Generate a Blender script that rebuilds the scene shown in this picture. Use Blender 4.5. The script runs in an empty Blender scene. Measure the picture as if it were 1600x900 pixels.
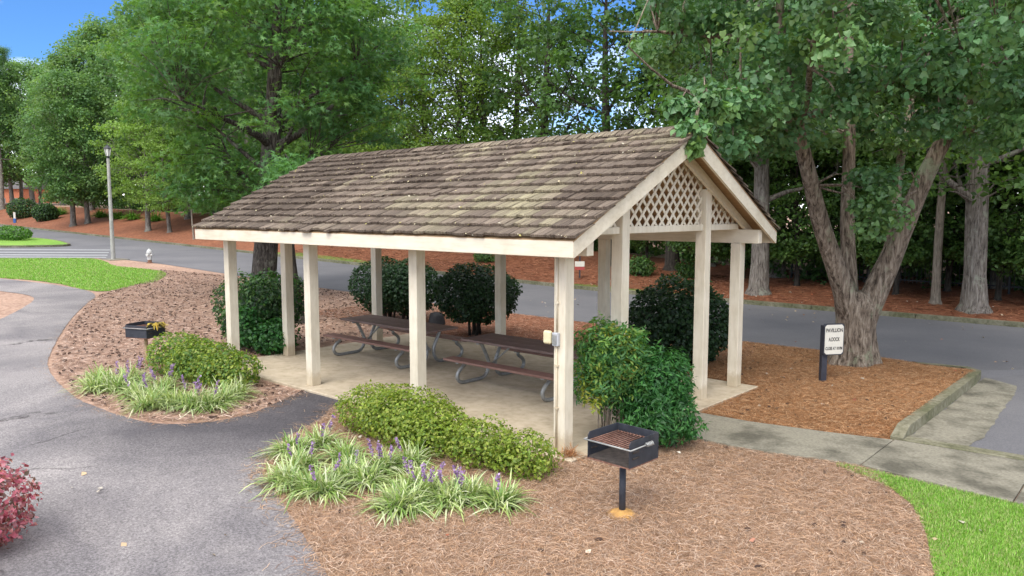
import bpy, bmesh, math, random
import numpy as np
from mathutils import Vector, Matrix, Euler, noise
from mathutils.geometry import delaunay_2d_cdt

random.seed(7)
scene = bpy.context.scene
C = scene.collection
PI = math.pi

# ------------------------------------------------------------------ camera
CX, CY, CH = 5.8749, -7.5756, 3.1
YAW, PITCH, FPX = -0.7281, 0.0999, 1193.24
cam = bpy.data.cameras.new('camera')
cam.sensor_width = 36.0
cam.lens = FPX / 1600 * 36.0
cam.clip_end = 2000
cam_o = bpy.data.objects.new('camera', cam)
cam_o.location = (CX, CY, CH)
cam_o.rotation_euler = (PI / 2 - PITCH, 0, -YAW)
C.objects.link(cam_o)
scene.camera = cam_o

# ------------------------------------------------------------------ light
SUN_EL = math.radians(52)
SUN_H = Vector((0.35, -0.94)).normalized()
world = bpy.data.worlds.new('World')
scene.world = world
world.use_nodes = True
wn, wl = world.node_tree.nodes, world.node_tree.links
wn.clear()
sky = wn.new('ShaderNodeTexSky')
sky.sky_type = 'NISHITA'
sky.sun_disc = False
sky.sun_elevation = SUN_EL
sky.sun_rotation = math.atan2(SUN_H.x, SUN_H.y)
sky.air_density = 1.0
sky.dust_density = 0.3
sky.ozone_density = 3.0
wbg = wn.new('ShaderNodeBackground')
wbg.inputs['Strength'].default_value = 0.15
wout = wn.new('ShaderNodeOutputWorld')
tc = wn.new('ShaderNodeTexCoord')
mp = wn.new('ShaderNodeMapping')
mp.inputs['Scale'].default_value = (1.0, 1.0, 2.2)
mp.inputs['Location'].default_value = (12.0, 3.0, 1.0)
cn = wn.new('ShaderNodeTexNoise')
cn.inputs['Scale'].default_value = 2.3
cn.inputs['Detail'].default_value = 7
cn.inputs['Roughness'].default_value = 0.55
cr = wn.new('ShaderNodeValToRGB')
cr.color_ramp.elements[0].position = 0.42
cr.color_ramp.elements[0].color = (0, 0, 0, 1)
cr.color_ramp.elements[1].position = 0.72
cr.color_ramp.elements[1].color = (0.85, 0.85, 0.85, 1)
cmix = wn.new('ShaderNodeMixRGB')
cmix.inputs['Color2'].default_value = (17.5, 17.0, 16.3, 1)
wl.new(tc.outputs['Generated'], mp.inputs['Vector'])
wl.new(mp.outputs['Vector'], cn.inputs['Vector'])
wl.new(cn.outputs['Fac'], cr.inputs['Fac'])
wl.new(cr.outputs['Color'], cmix.inputs['Fac'])
tint = wn.new('ShaderNodeMixRGB'); tint.blend_type = 'MULTIPLY'; tint.inputs['Fac'].default_value = 1
tint.inputs['Color2'].default_value = (0.20, 0.33, 0.50, 1)
wl.new(sky.outputs['Color'], tint.inputs['Color1'])
wl.new(tint.outputs['Color'], cmix.inputs['Color1'])
wl.new(cmix.outputs['Color'], wbg.inputs['Color'])
wl.new(wbg.outputs['Background'], wout.inputs['Surface'])

sun = bpy.data.lights.new('sun', 'SUN')
sun.energy = 1.2
sun.angle = math.radians(35)
sun.color = (1.0, 0.95, 0.87)
sun_o = bpy.data.objects.new('sun', sun)
sd = Vector((SUN_H.x * math.cos(SUN_EL), SUN_H.y * math.cos(SUN_EL), math.sin(SUN_EL)))
sun_o.rotation_euler = (-sd).to_track_quat('-Z', 'Y').to_euler()
sun_o.location = sd * 60
C.objects.link(sun_o)

scene.view_settings.view_transform = 'Standard'
scene.view_settings.look = 'None'
scene.view_settings.gamma = 1
scene.view_settings.use_curve_mapping = False
scene.view_settings.exposure = 1.32

# ------------------------------------------------------------------ materials
MATS = {}

def new_mat(name):
    m = bpy.data.materials.new(name)
    m.use_nodes = True
    nt = m.node_tree
    b = nt.nodes['Principled BSDF']
    MATS[name] = m
    return m, nt, b

def ramp_node(nt, stops):
    r = nt.nodes.new('ShaderNodeValToRGB')
    el = r.color_ramp.elements
    while len(el) < len(stops):
        el.new(0.5)
    for e, (p, c) in zip(el, stops):
        e.position = p
        e.color = (*c, 1) if len(c) == 3 else c
    return r

def noise_node(nt, scale, detail=5, rough=0.6, vec=None, stretch=None, distort=0.0):
    n = nt.nodes.new('ShaderNodeTexNoise')
    n.inputs['Scale'].default_value = scale
    n.inputs['Detail'].default_value = detail
    n.inputs['Roughness'].default_value = rough
    n.inputs['Distortion'].default_value = distort
    tcn = nt.nodes.new('ShaderNodeTexCoord')
    src = tcn.outputs['Object']
    if stretch:
        m = nt.nodes.new('ShaderNodeMapping')
        m.inputs['Scale'].default_value = stretch
        nt.links.new(src, m.inputs['Vector'])
        src = m.outputs['Vector']
    nt.links.new(src, n.inputs['Vector'])
    return n

def mix(nt, fac, a, b, mode='MIX'):
    m = nt.nodes.new('ShaderNodeMixRGB')
    m.blend_type = mode
    for inp, v in ((m.inputs['Fac'], fac), (m.inputs['Color1'], a), (m.inputs['Color2'], b)):
        if hasattr(v, 'links') or hasattr(v, 'is_linked'):
            nt.links.new(v, inp)
        elif isinstance(v, (int, float)):
            inp.default_value = v
        else:
            inp.default_value = (*v, 1)
    return m.outputs['Color']

def bump(nt, b, height, strength=0.4, dist=0.01):
    n = nt.nodes.new('ShaderNodeBump')
    n.inputs['Strength'].default_value = strength
    n.inputs['Distance'].default_value = dist
    nt.links.new(height, n.inputs['Height'])
    nt.links.new(n.outputs['Normal'], b.inputs['Normal'])

def noisy(name, stops, scale, rough=0.8, detail=6, stretch=None, big=None, bump_s=0.3, bump_d=0.01, spec=0.3, metallic=0.0):
    """colour ramp over a fine noise, times an optional broad noise"""
    m, nt, b = new_mat(name)
    n = noise_node(nt, scale, detail, 0.65, stretch=stretch)
    r = ramp_node(nt, stops)
    nt.links.new(n.outputs['Fac'], r.inputs['Fac'])
    col = r.outputs['Color']
    if big:
        bscale, bstops = big
        n2 = noise_node(nt, bscale, 4, 0.6)
        r2 = ramp_node(nt, bstops)
        nt.links.new(n2.outputs['Fac'], r2.inputs['Fac'])
        col = mix(nt, 1.0, col, r2.outputs['Color'], 'MULTIPLY')
    nt.links.new(col, b.inputs['Base Color'])
    b.inputs['Roughness'].default_value = rough
    b.inputs['Specular IOR Level'].default_value = spec
    b.inputs['Metallic'].default_value = metallic
    if bump_s:
        bump(nt, b, n.outputs['Fac'], bump_s, bump_d)
    return m

def leaf_mat(name, trans=0.3, rough=0.45, spec=0.35):
    m, nt, b = new_mat(name)
    a = nt.nodes.new('ShaderNodeVertexColor')
    a.layer_name = 'Col'
    nt.links.new(a.outputs['Color'], b.inputs['Base Color'])
    b.inputs['Roughness'].default_value = rough
    b.inputs['Specular IOR Level'].default_value = spec
    t = nt.nodes.new('ShaderNodeBsdfTranslucent')
    tcx = mix(nt, 1.0, a.outputs['Color'], (1.3, 1.35, 0.7), 'MULTIPLY')
    nt.links.new(tcx, t.inputs['Color'])
    ms = nt.nodes.new('ShaderNodeMixShader')
    ms.inputs['Fac'].default_value = trans
    nt.links.new(b.outputs['BSDF'], ms.inputs[1])
    nt.links.new(t.outputs['BSDF'], ms.inputs[2])
    nt.links.new(ms.outputs['Shader'], nt.nodes['Material Output'].inputs['Surface'])
    return m

def flat(name, col, rough=0.6, metallic=0.0, spec=0.4, var=0.12, scale=9):
    lo = tuple(c * (1 - var) for c in col)
    hi = tuple(min(1, c * (1 + var)) for c in col)
    return noisy(name, [(0.3, lo), (0.7, hi)], scale, rough, bump_s=0.08, bump_d=0.004, spec=spec, metallic=metallic)

leaf_mat('leaf', 0.42)
leaf_mat('leaf_glossy', 0.32, 0.38, 0.45)
leaf_mat('blade', 0.25, 0.5, 0.3)
leaf_mat('straw', 0.0, 0.7, 0.2)
noisy('ground_old', [(0.25, (0.15, 0.085, 0.055)), (0.45, (0.34, 0.225, 0.16)), (0.6, (0.44, 0.31, 0.235)), (0.8, (0.52, 0.40, 0.32))], 9, 0.95,
      big=(0.5, [(0.3, (0.85, 0.8, 0.78)), (0.7, (1.1, 1.05, 1.0))]), bump_s=0.7, bump_d=0.03)
noisy('ground_front', [(0.25, (0.15, 0.08, 0.045)), (0.45, (0.29, 0.18, 0.11)), (0.65, (0.40, 0.27, 0.18)), (0.85, (0.48, 0.36, 0.26))], 14, 0.95,
      big=(1.7, [(0.34, (0.70, 0.64, 0.58)), (0.5, (0.96, 0.94, 0.92)), (0.7, (1.06, 1.05, 1.05))]), bump_s=0.6, bump_d=0.02)
noisy('ground_orange', [(0.25, (0.17, 0.07, 0.026)), (0.45, (0.34, 0.16, 0.065)), (0.65, (0.43, 0.225, 0.10)), (0.85, (0.48, 0.29, 0.15))], 14, 0.95,
      big=(0.8, [(0.3, (0.85, 0.8, 0.78)), (0.7, (1.08, 1.05, 1.0))]), bump_s=0.6, bump_d=0.02)
noisy('ground_red', [(0.25, (0.085, 0.03, 0.015)), (0.45, (0.22, 0.085, 0.042)), (0.65, (0.30, 0.125, 0.065)), (0.85, (0.36, 0.19, 0.11))], 6, 0.95,
      big=(0.35, [(0.3, (0.75, 0.72, 0.7)), (0.7, (1.1, 1.05, 1.0))]), bump_s=0.6, bump_d=0.03)
noisy('lawn', [(0.3, (0.10, 0.22, 0.02)), (0.5, (0.165, 0.33, 0.035)), (0.75, (0.28, 0.38, 0.09))], 7, 0.9,
      big=(0.6, [(0.35, (0.8, 0.85, 0.8)), (0.7, (1.15, 1.05, 1.1))]), bump_s=0.5, bump_d=0.02)
noisy('moss_lawn', [(0.3, (0.07, 0.12, 0.02)), (0.5, (0.13, 0.20, 0.035)), (0.75, (0.25, 0.23, 0.08))], 5, 0.9, bump_s=0.5, bump_d=0.02)
noisy('road', [(0.3, (0.105, 0.103, 0.105)), (0.5, (0.15, 0.147, 0.15)), (0.75, (0.20, 0.195, 0.198))], 60, 0.85,
      big=(0.35, [(0.3, (0.8, 0.8, 0.82)), (0.7, (1.1, 1.08, 1.07))]), bump_s=0.25, bump_d=0.004, spec=0.3)
noisy('concrete', [(0.3, (0.40, 0.335, 0.235)), (0.5, (0.50, 0.425, 0.31)), (0.75, (0.57, 0.495, 0.375))], 7, 0.85,
      big=(0.7, [(0.3, (0.72, 0.70, 0.66)), (0.65, (1.08, 1.06, 1.04))]), bump_s=0.12, bump_d=0.004)
noisy('concrete_dirty', [(0.3, (0.16, 0.145, 0.108)), (0.5, (0.235, 0.215, 0.165)), (0.75, (0.31, 0.285, 0.225))], 26, 0.9,
      big=(1.6, [(0.35, (0.42, 0.42, 0.40)), (0.55, (1.0, 1.0, 0.98))]), bump_s=0.3, bump_d=0.005)
noisy('kerb', [(0.3, (0.10, 0.095, 0.055)), (0.5, (0.19, 0.175, 0.115)), (0.75, (0.28, 0.26, 0.19))], 12, 0.9,
      big=(1.1, [(0.35, (0.55, 0.6, 0.45)), (0.6, (1.0, 1.0, 1.0))]), bump_s=0.4, bump_d=0.006)
noisy('cream', [(0.3, (0.60, 0.53, 0.40)), (0.5, (0.68, 0.61, 0.475)), (0.75, (0.73, 0.665, 0.53))], 3, 0.6, stretch=(6, 6, 1),
      big=(1.3, [(0.3, (0.86, 0.84, 0.80)), (0.55, (1.0, 1.0, 1.0))]), bump_s=0.25, bump_d=0.004)
mc = MATS['cream']; nt = mc.node_tree; b = nt.nodes['Principled BSDF']
src = b.inputs['Base Color'].links[0].from_socket
tcd = nt.nodes.new('ShaderNodeTexCoord'); sx_ = nt.nodes.new('ShaderNodeSeparateXYZ'); nt.links.new(tcd.outputs['Object'], sx_.inputs['Vector'])
nd_ = noise_node(nt, 14, 5, 0.7)
ad = nt.nodes.new('ShaderNodeMath'); ad.operation = 'MULTIPLY_ADD'; ad.inputs[1].default_value = -0.32
nt.links.new(nd_.outputs['Fac'], ad.inputs[0]); nt.links.new(sx_.outputs['Z'], ad.inputs[2])
rd_ = ramp_node(nt, [(0.0, (0.80, 0.75, 0.68)), (0.12, (1, 1, 1))])
nt.links.new(ad.outputs['Value'], rd_.inputs['Fac'])
nt.links.new(mix(nt, 1.0, src, rd_.outputs['Color'], 'MULTIPLY'), b.inputs['Base Color'])
noisy('cream_board', [(0.3, (0.60, 0.53, 0.40)), (0.5, (0.68, 0.61, 0.475)), (0.75, (0.73, 0.665, 0.53))], 3, 0.6, stretch=(.7, 4, 6),
      big=(1.3, [(0.3, (0.86, 0.84, 0.80)), (0.55, (1.0, 1.0, 1.0))]), bump_s=0.2, bump_d=0.004)
noisy('soffit', [(0.3, (0.28, 0.17, 0.085)), (0.7, (0.42, 0.28, 0.15))], 5, 0.7, stretch=(1, 8, 8), bump_s=0.1)
noisy('table_wood', [(0.25, (0.11, 0.07, 0.055)), (0.5, (0.18, 0.12, 0.10)), (0.8, (0.28, 0.21, 0.185))], 6, 0.65, stretch=(1, 14, 14), bump_s=0.2, bump_d=0.003)
noisy('bench_wood', [(0.25, (0.14, 0.072, 0.055)), (0.5, (0.225, 0.125, 0.098)), (0.8, (0.31, 0.20, 0.165))], 6, 0.6, stretch=(1, 14, 14), bump_s=0.2, bump_d=0.003)
noisy('galvanised', [(0.3, (0.24, 0.24, 0.225)), (0.7, (0.38, 0.38, 0.36))], 18, 0.5, metallic=0.5, bump_s=0.05)
noisy('black_iron', [(0.3, (0.022, 0.024, 0.03)), (0.6, (0.04, 0.043, 0.052)), (0.72, (0.055, 0.05, 0.05)), (0.82, (0.15, 0.075, 0.04))], 7, 0.55, bump_s=0.15, bump_d=0.003)
noisy('rust', [(0.3, (0.09, 0.04, 0.027)), (0.5, (0.18, 0.088, 0.06)), (0.8, (0.30, 0.19, 0.15))], 25, 0.8, bump_s=0.3, bump_d=0.003)
flat('ash', (0.05, 0.04, 0.033), 0.95, var=0.5, scale=20)
flat('tan_paint', (0.42, 0.30, 0.15), 0.7, var=0.25)
flat('ochre_soil', (0.42, 0.23, 0.07), 0.95, var=0.3, scale=20)
flat('grey_plastic', (0.42, 0.43, 0.44), 0.5)
flat('cream_plastic', (0.66, 0.58, 0.36), 0.5)
flat('sign_dark', (0.035, 0.037, 0.048), 0.5, var=0.2)
flat('sign_white', (0.62, 0.59, 0.50), 0.5, var=0.06)
flat('ink', (0.03, 0.028, 0.025), 0.6)
flat('lamp_pole', (0.34, 0.33, 0.30), 0.8, var=0.25, scale=4)
flat('lamp_black', (0.025, 0.026, 0.03), 0.4)
flat('lamp_glass', (0.72, 0.72, 0.68), 0.25, var=0.05)
flat('hydrant_paint', (0.50, 0.50, 0.48), 0.5, var=0.2)
flat('hydrant_rust', (0.20, 0.10, 0.06), 0.8, var=0.3)
flat('white_paint', (0.30, 0.30, 0.295), 0.7, var=0.2)
flat('brick', (0.40, 0.14, 0.07), 0.9, var=0.25)
flat('blue_paint', (0.03, 0.10, 0.30), 0.5)
flat('red_paint', (0.35, 0.06, 0.05), 0.5)
flat('roof_grey', (0.10, 0.09, 0.085), 0.9)
flat('window_dark', (0.03, 0.035, 0.04), 0.2)
flat('stump', (0.022, 0.021, 0.022), 0.7, var=0.3)
flat('cone_brown', (0.055, 0.030, 0.02), 0.9, var=0.4)

def bark_mat(name, stops, lichen=None):
    m, nt, b = new_mat(name)
    n = noise_node(nt, 5.5, 8, 0.7, stretch=(3.2, 3.2, 0.55), distort=0.6)
    r = ramp_node(nt, stops)
    nt.links.new(n.outputs['Fac'], r.inputs['Fac'])
    col = r.outputs['Color']
    if lichen:
        n2 = noise_node(nt, 2.2, 6, 0.7)
        r2 = ramp_node(nt, [(0.56, (0, 0, 0)), (0.66, (0.8, 0.8, 0.8))])
        nt.links.new(n2.outputs['Fac'], r2.inputs['Fac'])
        col = mix(nt, r2.outputs['Color'], col, lichen)
    nt.links.new(col, b.inputs['Base Color'])
    b.inputs['Roughness'].default_value = 0.95
    b.inputs['Specular IOR Level'].default_value = 0.15
    bump(nt, b, n.outputs['Fac'], 1.0, 0.05)
    return m

bark_mat('bark_pear', [(0.36, (0.045, 0.034, 0.024)), (0.5, (0.20, 0.155, 0.115)), (0.66, (0.38, 0.32, 0.245))], (0.27, 0.30, 0.19))
bark_mat('bark_grey', [(0.35, (0.05, 0.042, 0.034)), (0.5, (0.18, 0.155, 0.13)), (0.7, (0.34, 0.31, 0.265))], (0.30, 0.32, 0.24))
bark_mat('bark_gum', [(0.38, (0.022, 0.018, 0.014)), (0.52, (0.085, 0.072, 0.058)), (0.7, (0.20, 0.18, 0.15))], (0.22, 0.23, 0.17))
bark_mat('bark_dark', [(0.35, (0.014, 0.012, 0.010)), (0.5, (0.05, 0.042, 0.034)), (0.7, (0.11, 0.10, 0.08))])
bark_mat('bark_pale', [(0.35, (0.13, 0.105, 0.08)), (0.5, (0.26, 0.22, 0.17)), (0.7, (0.38, 0.33, 0.27))])

# asphalt path: speckle, broad wear, thin cracks
m, nt, b = new_mat('path')
n = noise_node(nt, 48, 3, 0.8)
r = ramp_node(nt, [(0.3, (0.10, 0.094, 0.09)), (0.5, (0.225, 0.21, 0.20)), (0.7, (0.39, 0.365, 0.35))])
nt.links.new(n.outputs['Fac'], r.inputs['Fac'])
n2 = noise_node(nt, 0.35, 5, 0.6, distort=0.6)
r2 = ramp_node(nt, [(0.36, (0.66, 0.65, 0.68)), (0.62, (1.16, 1.13, 1.12))])
nt.links.new(n2.outputs['Fac'], r2.inputs['Fac'])
col = mix(nt, 1.0, r.outputs['Color'], r2.outputs['Color'], 'MULTIPLY')
tcn = nt.nodes.new('ShaderNodeTexCoord')
n3 = noise_node(nt, 1.1, 4, 0.6)
wv = nt.nodes.new('ShaderNodeMixRGB'); wv.inputs['Fac'].default_value = 0.35
nt.links.new(tcn.outputs['Object'], wv.inputs['Color1']); nt.links.new(n3.outputs['Color'], wv.inputs['Color2'])
vo = nt.nodes.new('ShaderNodeTexVoronoi'); vo.feature = 'DISTANCE_TO_EDGE'; vo.inputs['Scale'].default_value = 0.42
nt.links.new(wv.outputs['Color'], vo.inputs['Vector'])
rc = ramp_node(nt, [(0.0, (0.30, 0.29, 0.29)), (0.006, (1, 1, 1))])
nt.links.new(vo.outputs['Distance'], rc.inputs['Fac'])
n4 = noise_node(nt, 0.6, 3, 0.5)
r4 = ramp_node(nt, [(0.53, (0, 0, 0)), (0.60, (1, 1, 1))])
nt.links.new(n4.outputs['Fac'], r4.inputs['Fac'])
crk = mix(nt, r4.outputs['Color'], (1, 1, 1), rc.outputs['Color'])
col = mix(nt, 1.0, col, crk, 'MULTIPLY')
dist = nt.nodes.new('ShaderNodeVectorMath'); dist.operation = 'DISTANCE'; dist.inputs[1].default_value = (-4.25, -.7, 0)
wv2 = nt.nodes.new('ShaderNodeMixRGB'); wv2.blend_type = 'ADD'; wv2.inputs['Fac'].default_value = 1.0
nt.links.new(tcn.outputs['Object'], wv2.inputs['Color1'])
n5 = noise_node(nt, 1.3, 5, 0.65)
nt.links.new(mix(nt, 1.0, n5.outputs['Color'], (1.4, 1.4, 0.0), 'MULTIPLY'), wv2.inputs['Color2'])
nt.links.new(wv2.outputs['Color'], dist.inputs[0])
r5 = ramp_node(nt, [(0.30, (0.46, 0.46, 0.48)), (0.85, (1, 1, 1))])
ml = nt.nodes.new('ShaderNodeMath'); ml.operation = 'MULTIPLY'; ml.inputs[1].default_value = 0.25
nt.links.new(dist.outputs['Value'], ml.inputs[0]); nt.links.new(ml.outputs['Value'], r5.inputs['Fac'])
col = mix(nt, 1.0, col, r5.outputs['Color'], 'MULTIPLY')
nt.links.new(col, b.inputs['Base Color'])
b.inputs['Roughness'].default_value = 0.9
b.inputs['Specular IOR Level'].default_value = 0.2
bump(nt, b, n.outputs['Fac'], 0.35, 0.006)
# cedar shakes: colour of each piece from the object colour or a colour attribute, grain along the slope
def shake_mat(name, per_object):
    m, nt, b = new_mat(name)
    if per_object:
        s = nt.nodes.new('ShaderNodeObjectInfo'); base = s.outputs['Color']
    else:
        s = nt.nodes.new('ShaderNodeVertexColor'); s.layer_name = 'Col'; base = s.outputs['Color']
    n = noise_node(nt, 1.0, 5, 0.7, stretch=(70, 2.6, 2.6))
    r = ramp_node(nt, [(0.36, (0.26, 0.22, 0.20)), (0.47, (0.80, 0.76, 0.74)), (0.56, (1.15, 1.13, 1.05)), (0.66, (1.95, 1.95, 1.7))])
    nt.links.new(n.outputs['Fac'], r.inputs['Fac'])
    nt.links.new(mix(nt, 1.0, base, r.outputs['Color'], 'MULTIPLY'), b.inputs['Base Color'])
    b.inputs['Roughness'].default_value = 0.9
    b.inputs['Specular IOR Level'].default_value = 0.15
    bump(nt, b, n.outputs['Fac'], 0.6, 0.008)
shake_mat('shake', True)
shake_mat('shake_joined', False)

# ------------------------------------------------------------------ helpers
def tag(o, label=None, cat=None, group=None, kind=None):
    if label: o['label'] = label
    if cat: o['category'] = cat
    if group: o['group'] = group
    if kind: o['kind'] = kind
    return o

def link(name, me, mat=None, parent=None, loc=(0, 0, 0), rot=(0, 0, 0)):
    o = bpy.data.objects.new(name, me)
    C.objects.link(o)
    if mat and me is not None and len(me.materials) == 0:
        me.materials.append(MATS[mat])
    o.location = loc
    o.rotation_euler = rot
    if parent: o.parent = parent
    return o

def empty(name, loc=(0, 0, 0), rz=0.0):
    o = bpy.data.objects.new(name, None)
    o.empty_display_size = 0.2
    C.objects.link(o)
    o.location = loc
    o.rotation_euler = (0, 0, rz)
    return o

class MB:
    """collects boxes, prisms and tubes into one mesh"""
    def __init__(s, off=(0, 0, 0)):
        s.v, s.f, s.off = [], [], Vector(off)
    def add(s, vs, fs):
        k = len(s.v)
        s.v += [Vector(a) - s.off for a in vs]
        s.f += [tuple(i + k for i in f) for f in fs]
        return s
    def box(s, lo, hi, rot=None, piv=None):
        (a, b, c), (d, e, g) = lo, hi
        vs = [Vector(p) for p in ((a, b, c), (d, b, c), (d, e, c), (a, e, c), (a, b, g), (d, b, g), (d, e, g), (a, e, g))]
        if rot is not None:
            pv = Vector(piv) if piv else (Vector(lo) + Vector(hi)) / 2
            vs = [rot @ (p - pv) + pv for p in vs]
        return s.add(vs, [(0, 3, 2, 1), (4, 5, 6, 7), (0, 1, 5, 4), (1, 2, 6, 5), (2, 3, 7, 6), (3, 0, 4, 7)])
    def bar(s, p, q, w, d, up=(0, 0, 1)):
        """rectangular bar from p to q"""
        p, q = Vector(p), Vector(q)
        t = (q - p).normalized()
        u = t.cross(Vector(up))
        if u.length < 1e-4: u = Vector((1, 0, 0))
        u.normalize(); n = u.cross(t)
        vs = []
        for e in (p, q):
            for a, b_ in ((-1, -1), (1, -1), (1, 1), (-1, 1)):
                vs.append(e + u * a * w / 2 + n * b_ * d / 2)
        return s.add(vs, [(0, 1, 2, 3), (7, 6, 5, 4), (0, 4, 5, 1), (1, 5, 6, 2), (2, 6, 7, 3), (3, 7, 4, 0)])
    def tube(s, pts, rad, n=8, cap=True, lump=None):
        pts = [Vector(p) for p in pts]
        if not isinstance(rad, (list, tuple)): rad = [rad] * len(pts)
        vs, fs = [], []
        ref = Vector((0.3, 0.9, 0.1)).normalized()
        for i, p in enumerate(pts):
            t = (pts[min(i + 1, len(pts) - 1)] - pts[max(i - 1, 0)])
            if t.length < 1e-9: t = Vector((0, 0, 1))
            t.normalize()
            u = t.cross(ref)
            if u.length < 0.05: u = t.cross(Vector((1, 0, 0)))
            u.normalize(); w = t.cross(u)
            for k in range(n):
                a = 2 * PI * k / n
                r_ = rad[i] * (lump(i, a, p) if lump else 1)
                vs.append(p + (u * math.cos(a) + w * math.sin(a)) * r_)
        for i in range(len(pts) - 1):
            for k in range(n):
                k2 = (k + 1) % n
                fs.append((i * n + k, i * n + k2, (i + 1) * n + k2, (i + 1) * n + k))
        if cap:
            fs.append(tuple(range(n - 1, -1, -1)))
            fs.append(tuple((len(pts) - 1) * n + k for k in range(n)))
        return s.add(vs, fs)
    def lathe(s, prof, c=(0, 0, 0), n=16):
        return s.tube([(c[0], c[1], c[2] + z) for _, z in prof], [max(r_, 1e-4) for r_, _ in prof], n)
    def prism(s, poly, z0, z1):
        n = len(poly)
        vs = [(x, y, z0) for x, y in poly] + [(x, y, z1) for x, y in poly]
        fs = [tuple(range(n - 1, -1, -1)), tuple(range(n, 2 * n))]
        fs += [(i, (i + 1) % n, n + (i + 1) % n, n + i) for i in range(n)]
        return s.add(vs, fs)
    def mesh(s, name, smooth=False, bevel=0.0):
        me = bpy.data.meshes.new(name)
        me.from_pydata([tuple(p) for p in s.v], [], s.f)
        if bevel:
            bm = bmesh.new(); bm.from_mesh(me)
            bmesh.ops.recalc_face_normals(bm, faces=bm.faces)
            bmesh.ops.bevel(bm, geom=list(bm.edges), offset=bevel, segments=1, affect='EDGES')
            bm.to_mesh(me); bm.free()
        else:
            bm = bmesh.new(); bm.from_mesh(me)
            bmesh.ops.recalc_face_normals(bm, faces=bm.faces)
            bm.to_mesh(me); bm.free()
        if smooth:
            me.shade_smooth()
        return me
    def build(s, name, mat, parent=None, smooth=False, bevel=0.0, loc=(0, 0, 0), rot=(0, 0, 0)):
        return link(name, s.mesh(name, smooth, bevel), mat, parent, loc, rot)

def np_mesh(name, V, Fv, k, col=None, mat=None, smooth=False):
    """V (n,3); Fv (m,k) faces all with k corners; col (n,3) colour of each vertex"""
    me = bpy.data.meshes.new(name)
    V = np.ascontiguousarray(V, dtype=np.float32); Fv = np.ascontiguousarray(Fv, dtype=np.int32)
    me.vertices.add(len(V)); me.vertices.foreach_set('co', V.ravel())
    me.loops.add(Fv.size); me.loops.foreach_set('vertex_index', Fv.ravel())
    me.polygons.add(len(Fv))
    me.polygons.foreach_set('loop_start', np.arange(0, Fv.size, k, dtype=np.int32))
    if smooth: me.polygons.foreach_set('use_smooth', np.ones(len(Fv), dtype=bool))
    me.update(calc_edges=True)
    if col is not None:
        a = me.color_attributes.new('Col', 'FLOAT_COLOR', 'POINT')
        cc = np.ones((len(V), 4), dtype=np.float32); cc[:, :3] = col
        a.data.foreach_set('color', cc.ravel())
    if mat: me.materials.append(MATS[mat])
    return me

TEMPL = {}
def _t(name, pts, faces):
    TEMPL[name] = (np.array(pts, dtype=np.float32), np.array(faces, dtype=np.int32))
_t('leaf', [(0, 0, 0), (.34, .45, .10), (0, 1, -.05), (-.34, .45, .10)], [(0, 1, 2), (0, 2, 3)])
_t('wide', [(0, 0, 0), (.5, .4, .12), (0, 1, -.08), (-.5, .4, .12)], [(0, 1, 2), (0, 2, 3)])
_t('lance', [(0, 0, 0), (.17, .4, .05), (0, 1, -.06), (-.17, .4, .05)], [(0, 1, 2), (0, 2, 3)])
_t('needle', [(-.06, 0, 0), (.06, 0, 0), (0, 1, 0)], [(0, 1, 2)])
_t('heart', [(0, .06, 0), (0, .52, -.03), (0, 1.08, -.14), (.40, .04, .10), (.46, .48, .12), (-.40, .04, .10), (-.46, .48, .12)],
   [(0, 3, 4), (0, 4, 1), (1, 4, 2), (0, 1, 6), (0, 6, 5), (1, 2, 6)])
_sp = [(0, .25, 0)]
for i_ in range(5):
    a_ = math.radians(-100 + 50 * i_)
    _sp.append((math.sin(a_) * .62, .25 + math.cos(a_) * (.78 if i_ == 2 else .66), -.08))
for i_ in range(6):
    a_ = math.radians(-125 + 50 * i_)
    _sp.append((math.sin(a_) * .22, .25 + math.cos(a_) * .22, .04))
_t('star', _sp, [q for i_ in range(5) for q in ((0, 6 + i_, 1 + i_), (0, 1 + i_, 7 + i_))])

def leaves(rng, pos, nrm, size, templ, col, droop=0.3):
    """leaf faces at pos (n,3) facing nrm, one colour each; returns arrays"""
    P, Fc = TEMPL[templ]
    n = len(pos)
    nrm = nrm / (np.linalg.norm(nrm, axis=1, keepdims=True) + 1e-9)
    t = rng.normal(size=(n, 3)); t[:, 2] -= droop
    t -= nrm * np.sum(t * nrm, 1, keepdims=True)
    t /= np.linalg.norm(t, axis=1, keepdims=True) + 1e-9
    u = np.cross(t, nrm)
    s = size[:, None, None]
    V = pos[:, None, :] + s * (u[:, None, :] * P[None, :, 0:1] + t[:, None, :] * P[None, :, 1:2] + nrm[:, None, :] * P[None, :, 2:3])
    k = len(P)
    Fv = (np.arange(n)[:, None, None] * k + Fc[None]).reshape(-1, 3)
    return V.reshape(-1, 3), Fv, np.repeat(col, k, axis=0)

def palette(rng, n, cols, jit=0.18):
    cols = np.array(cols, dtype=np.float32)
    a = cols[rng.integers(0, len(cols), n)]; b_ = cols[rng.integers(0, len(cols), n)]
    f = rng.random((n, 1))
    return np.clip((a * f + b_ * (1 - f)) * (1 + rng.normal(0, jit, (n, 1))), 0.004, 0.9)

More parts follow.
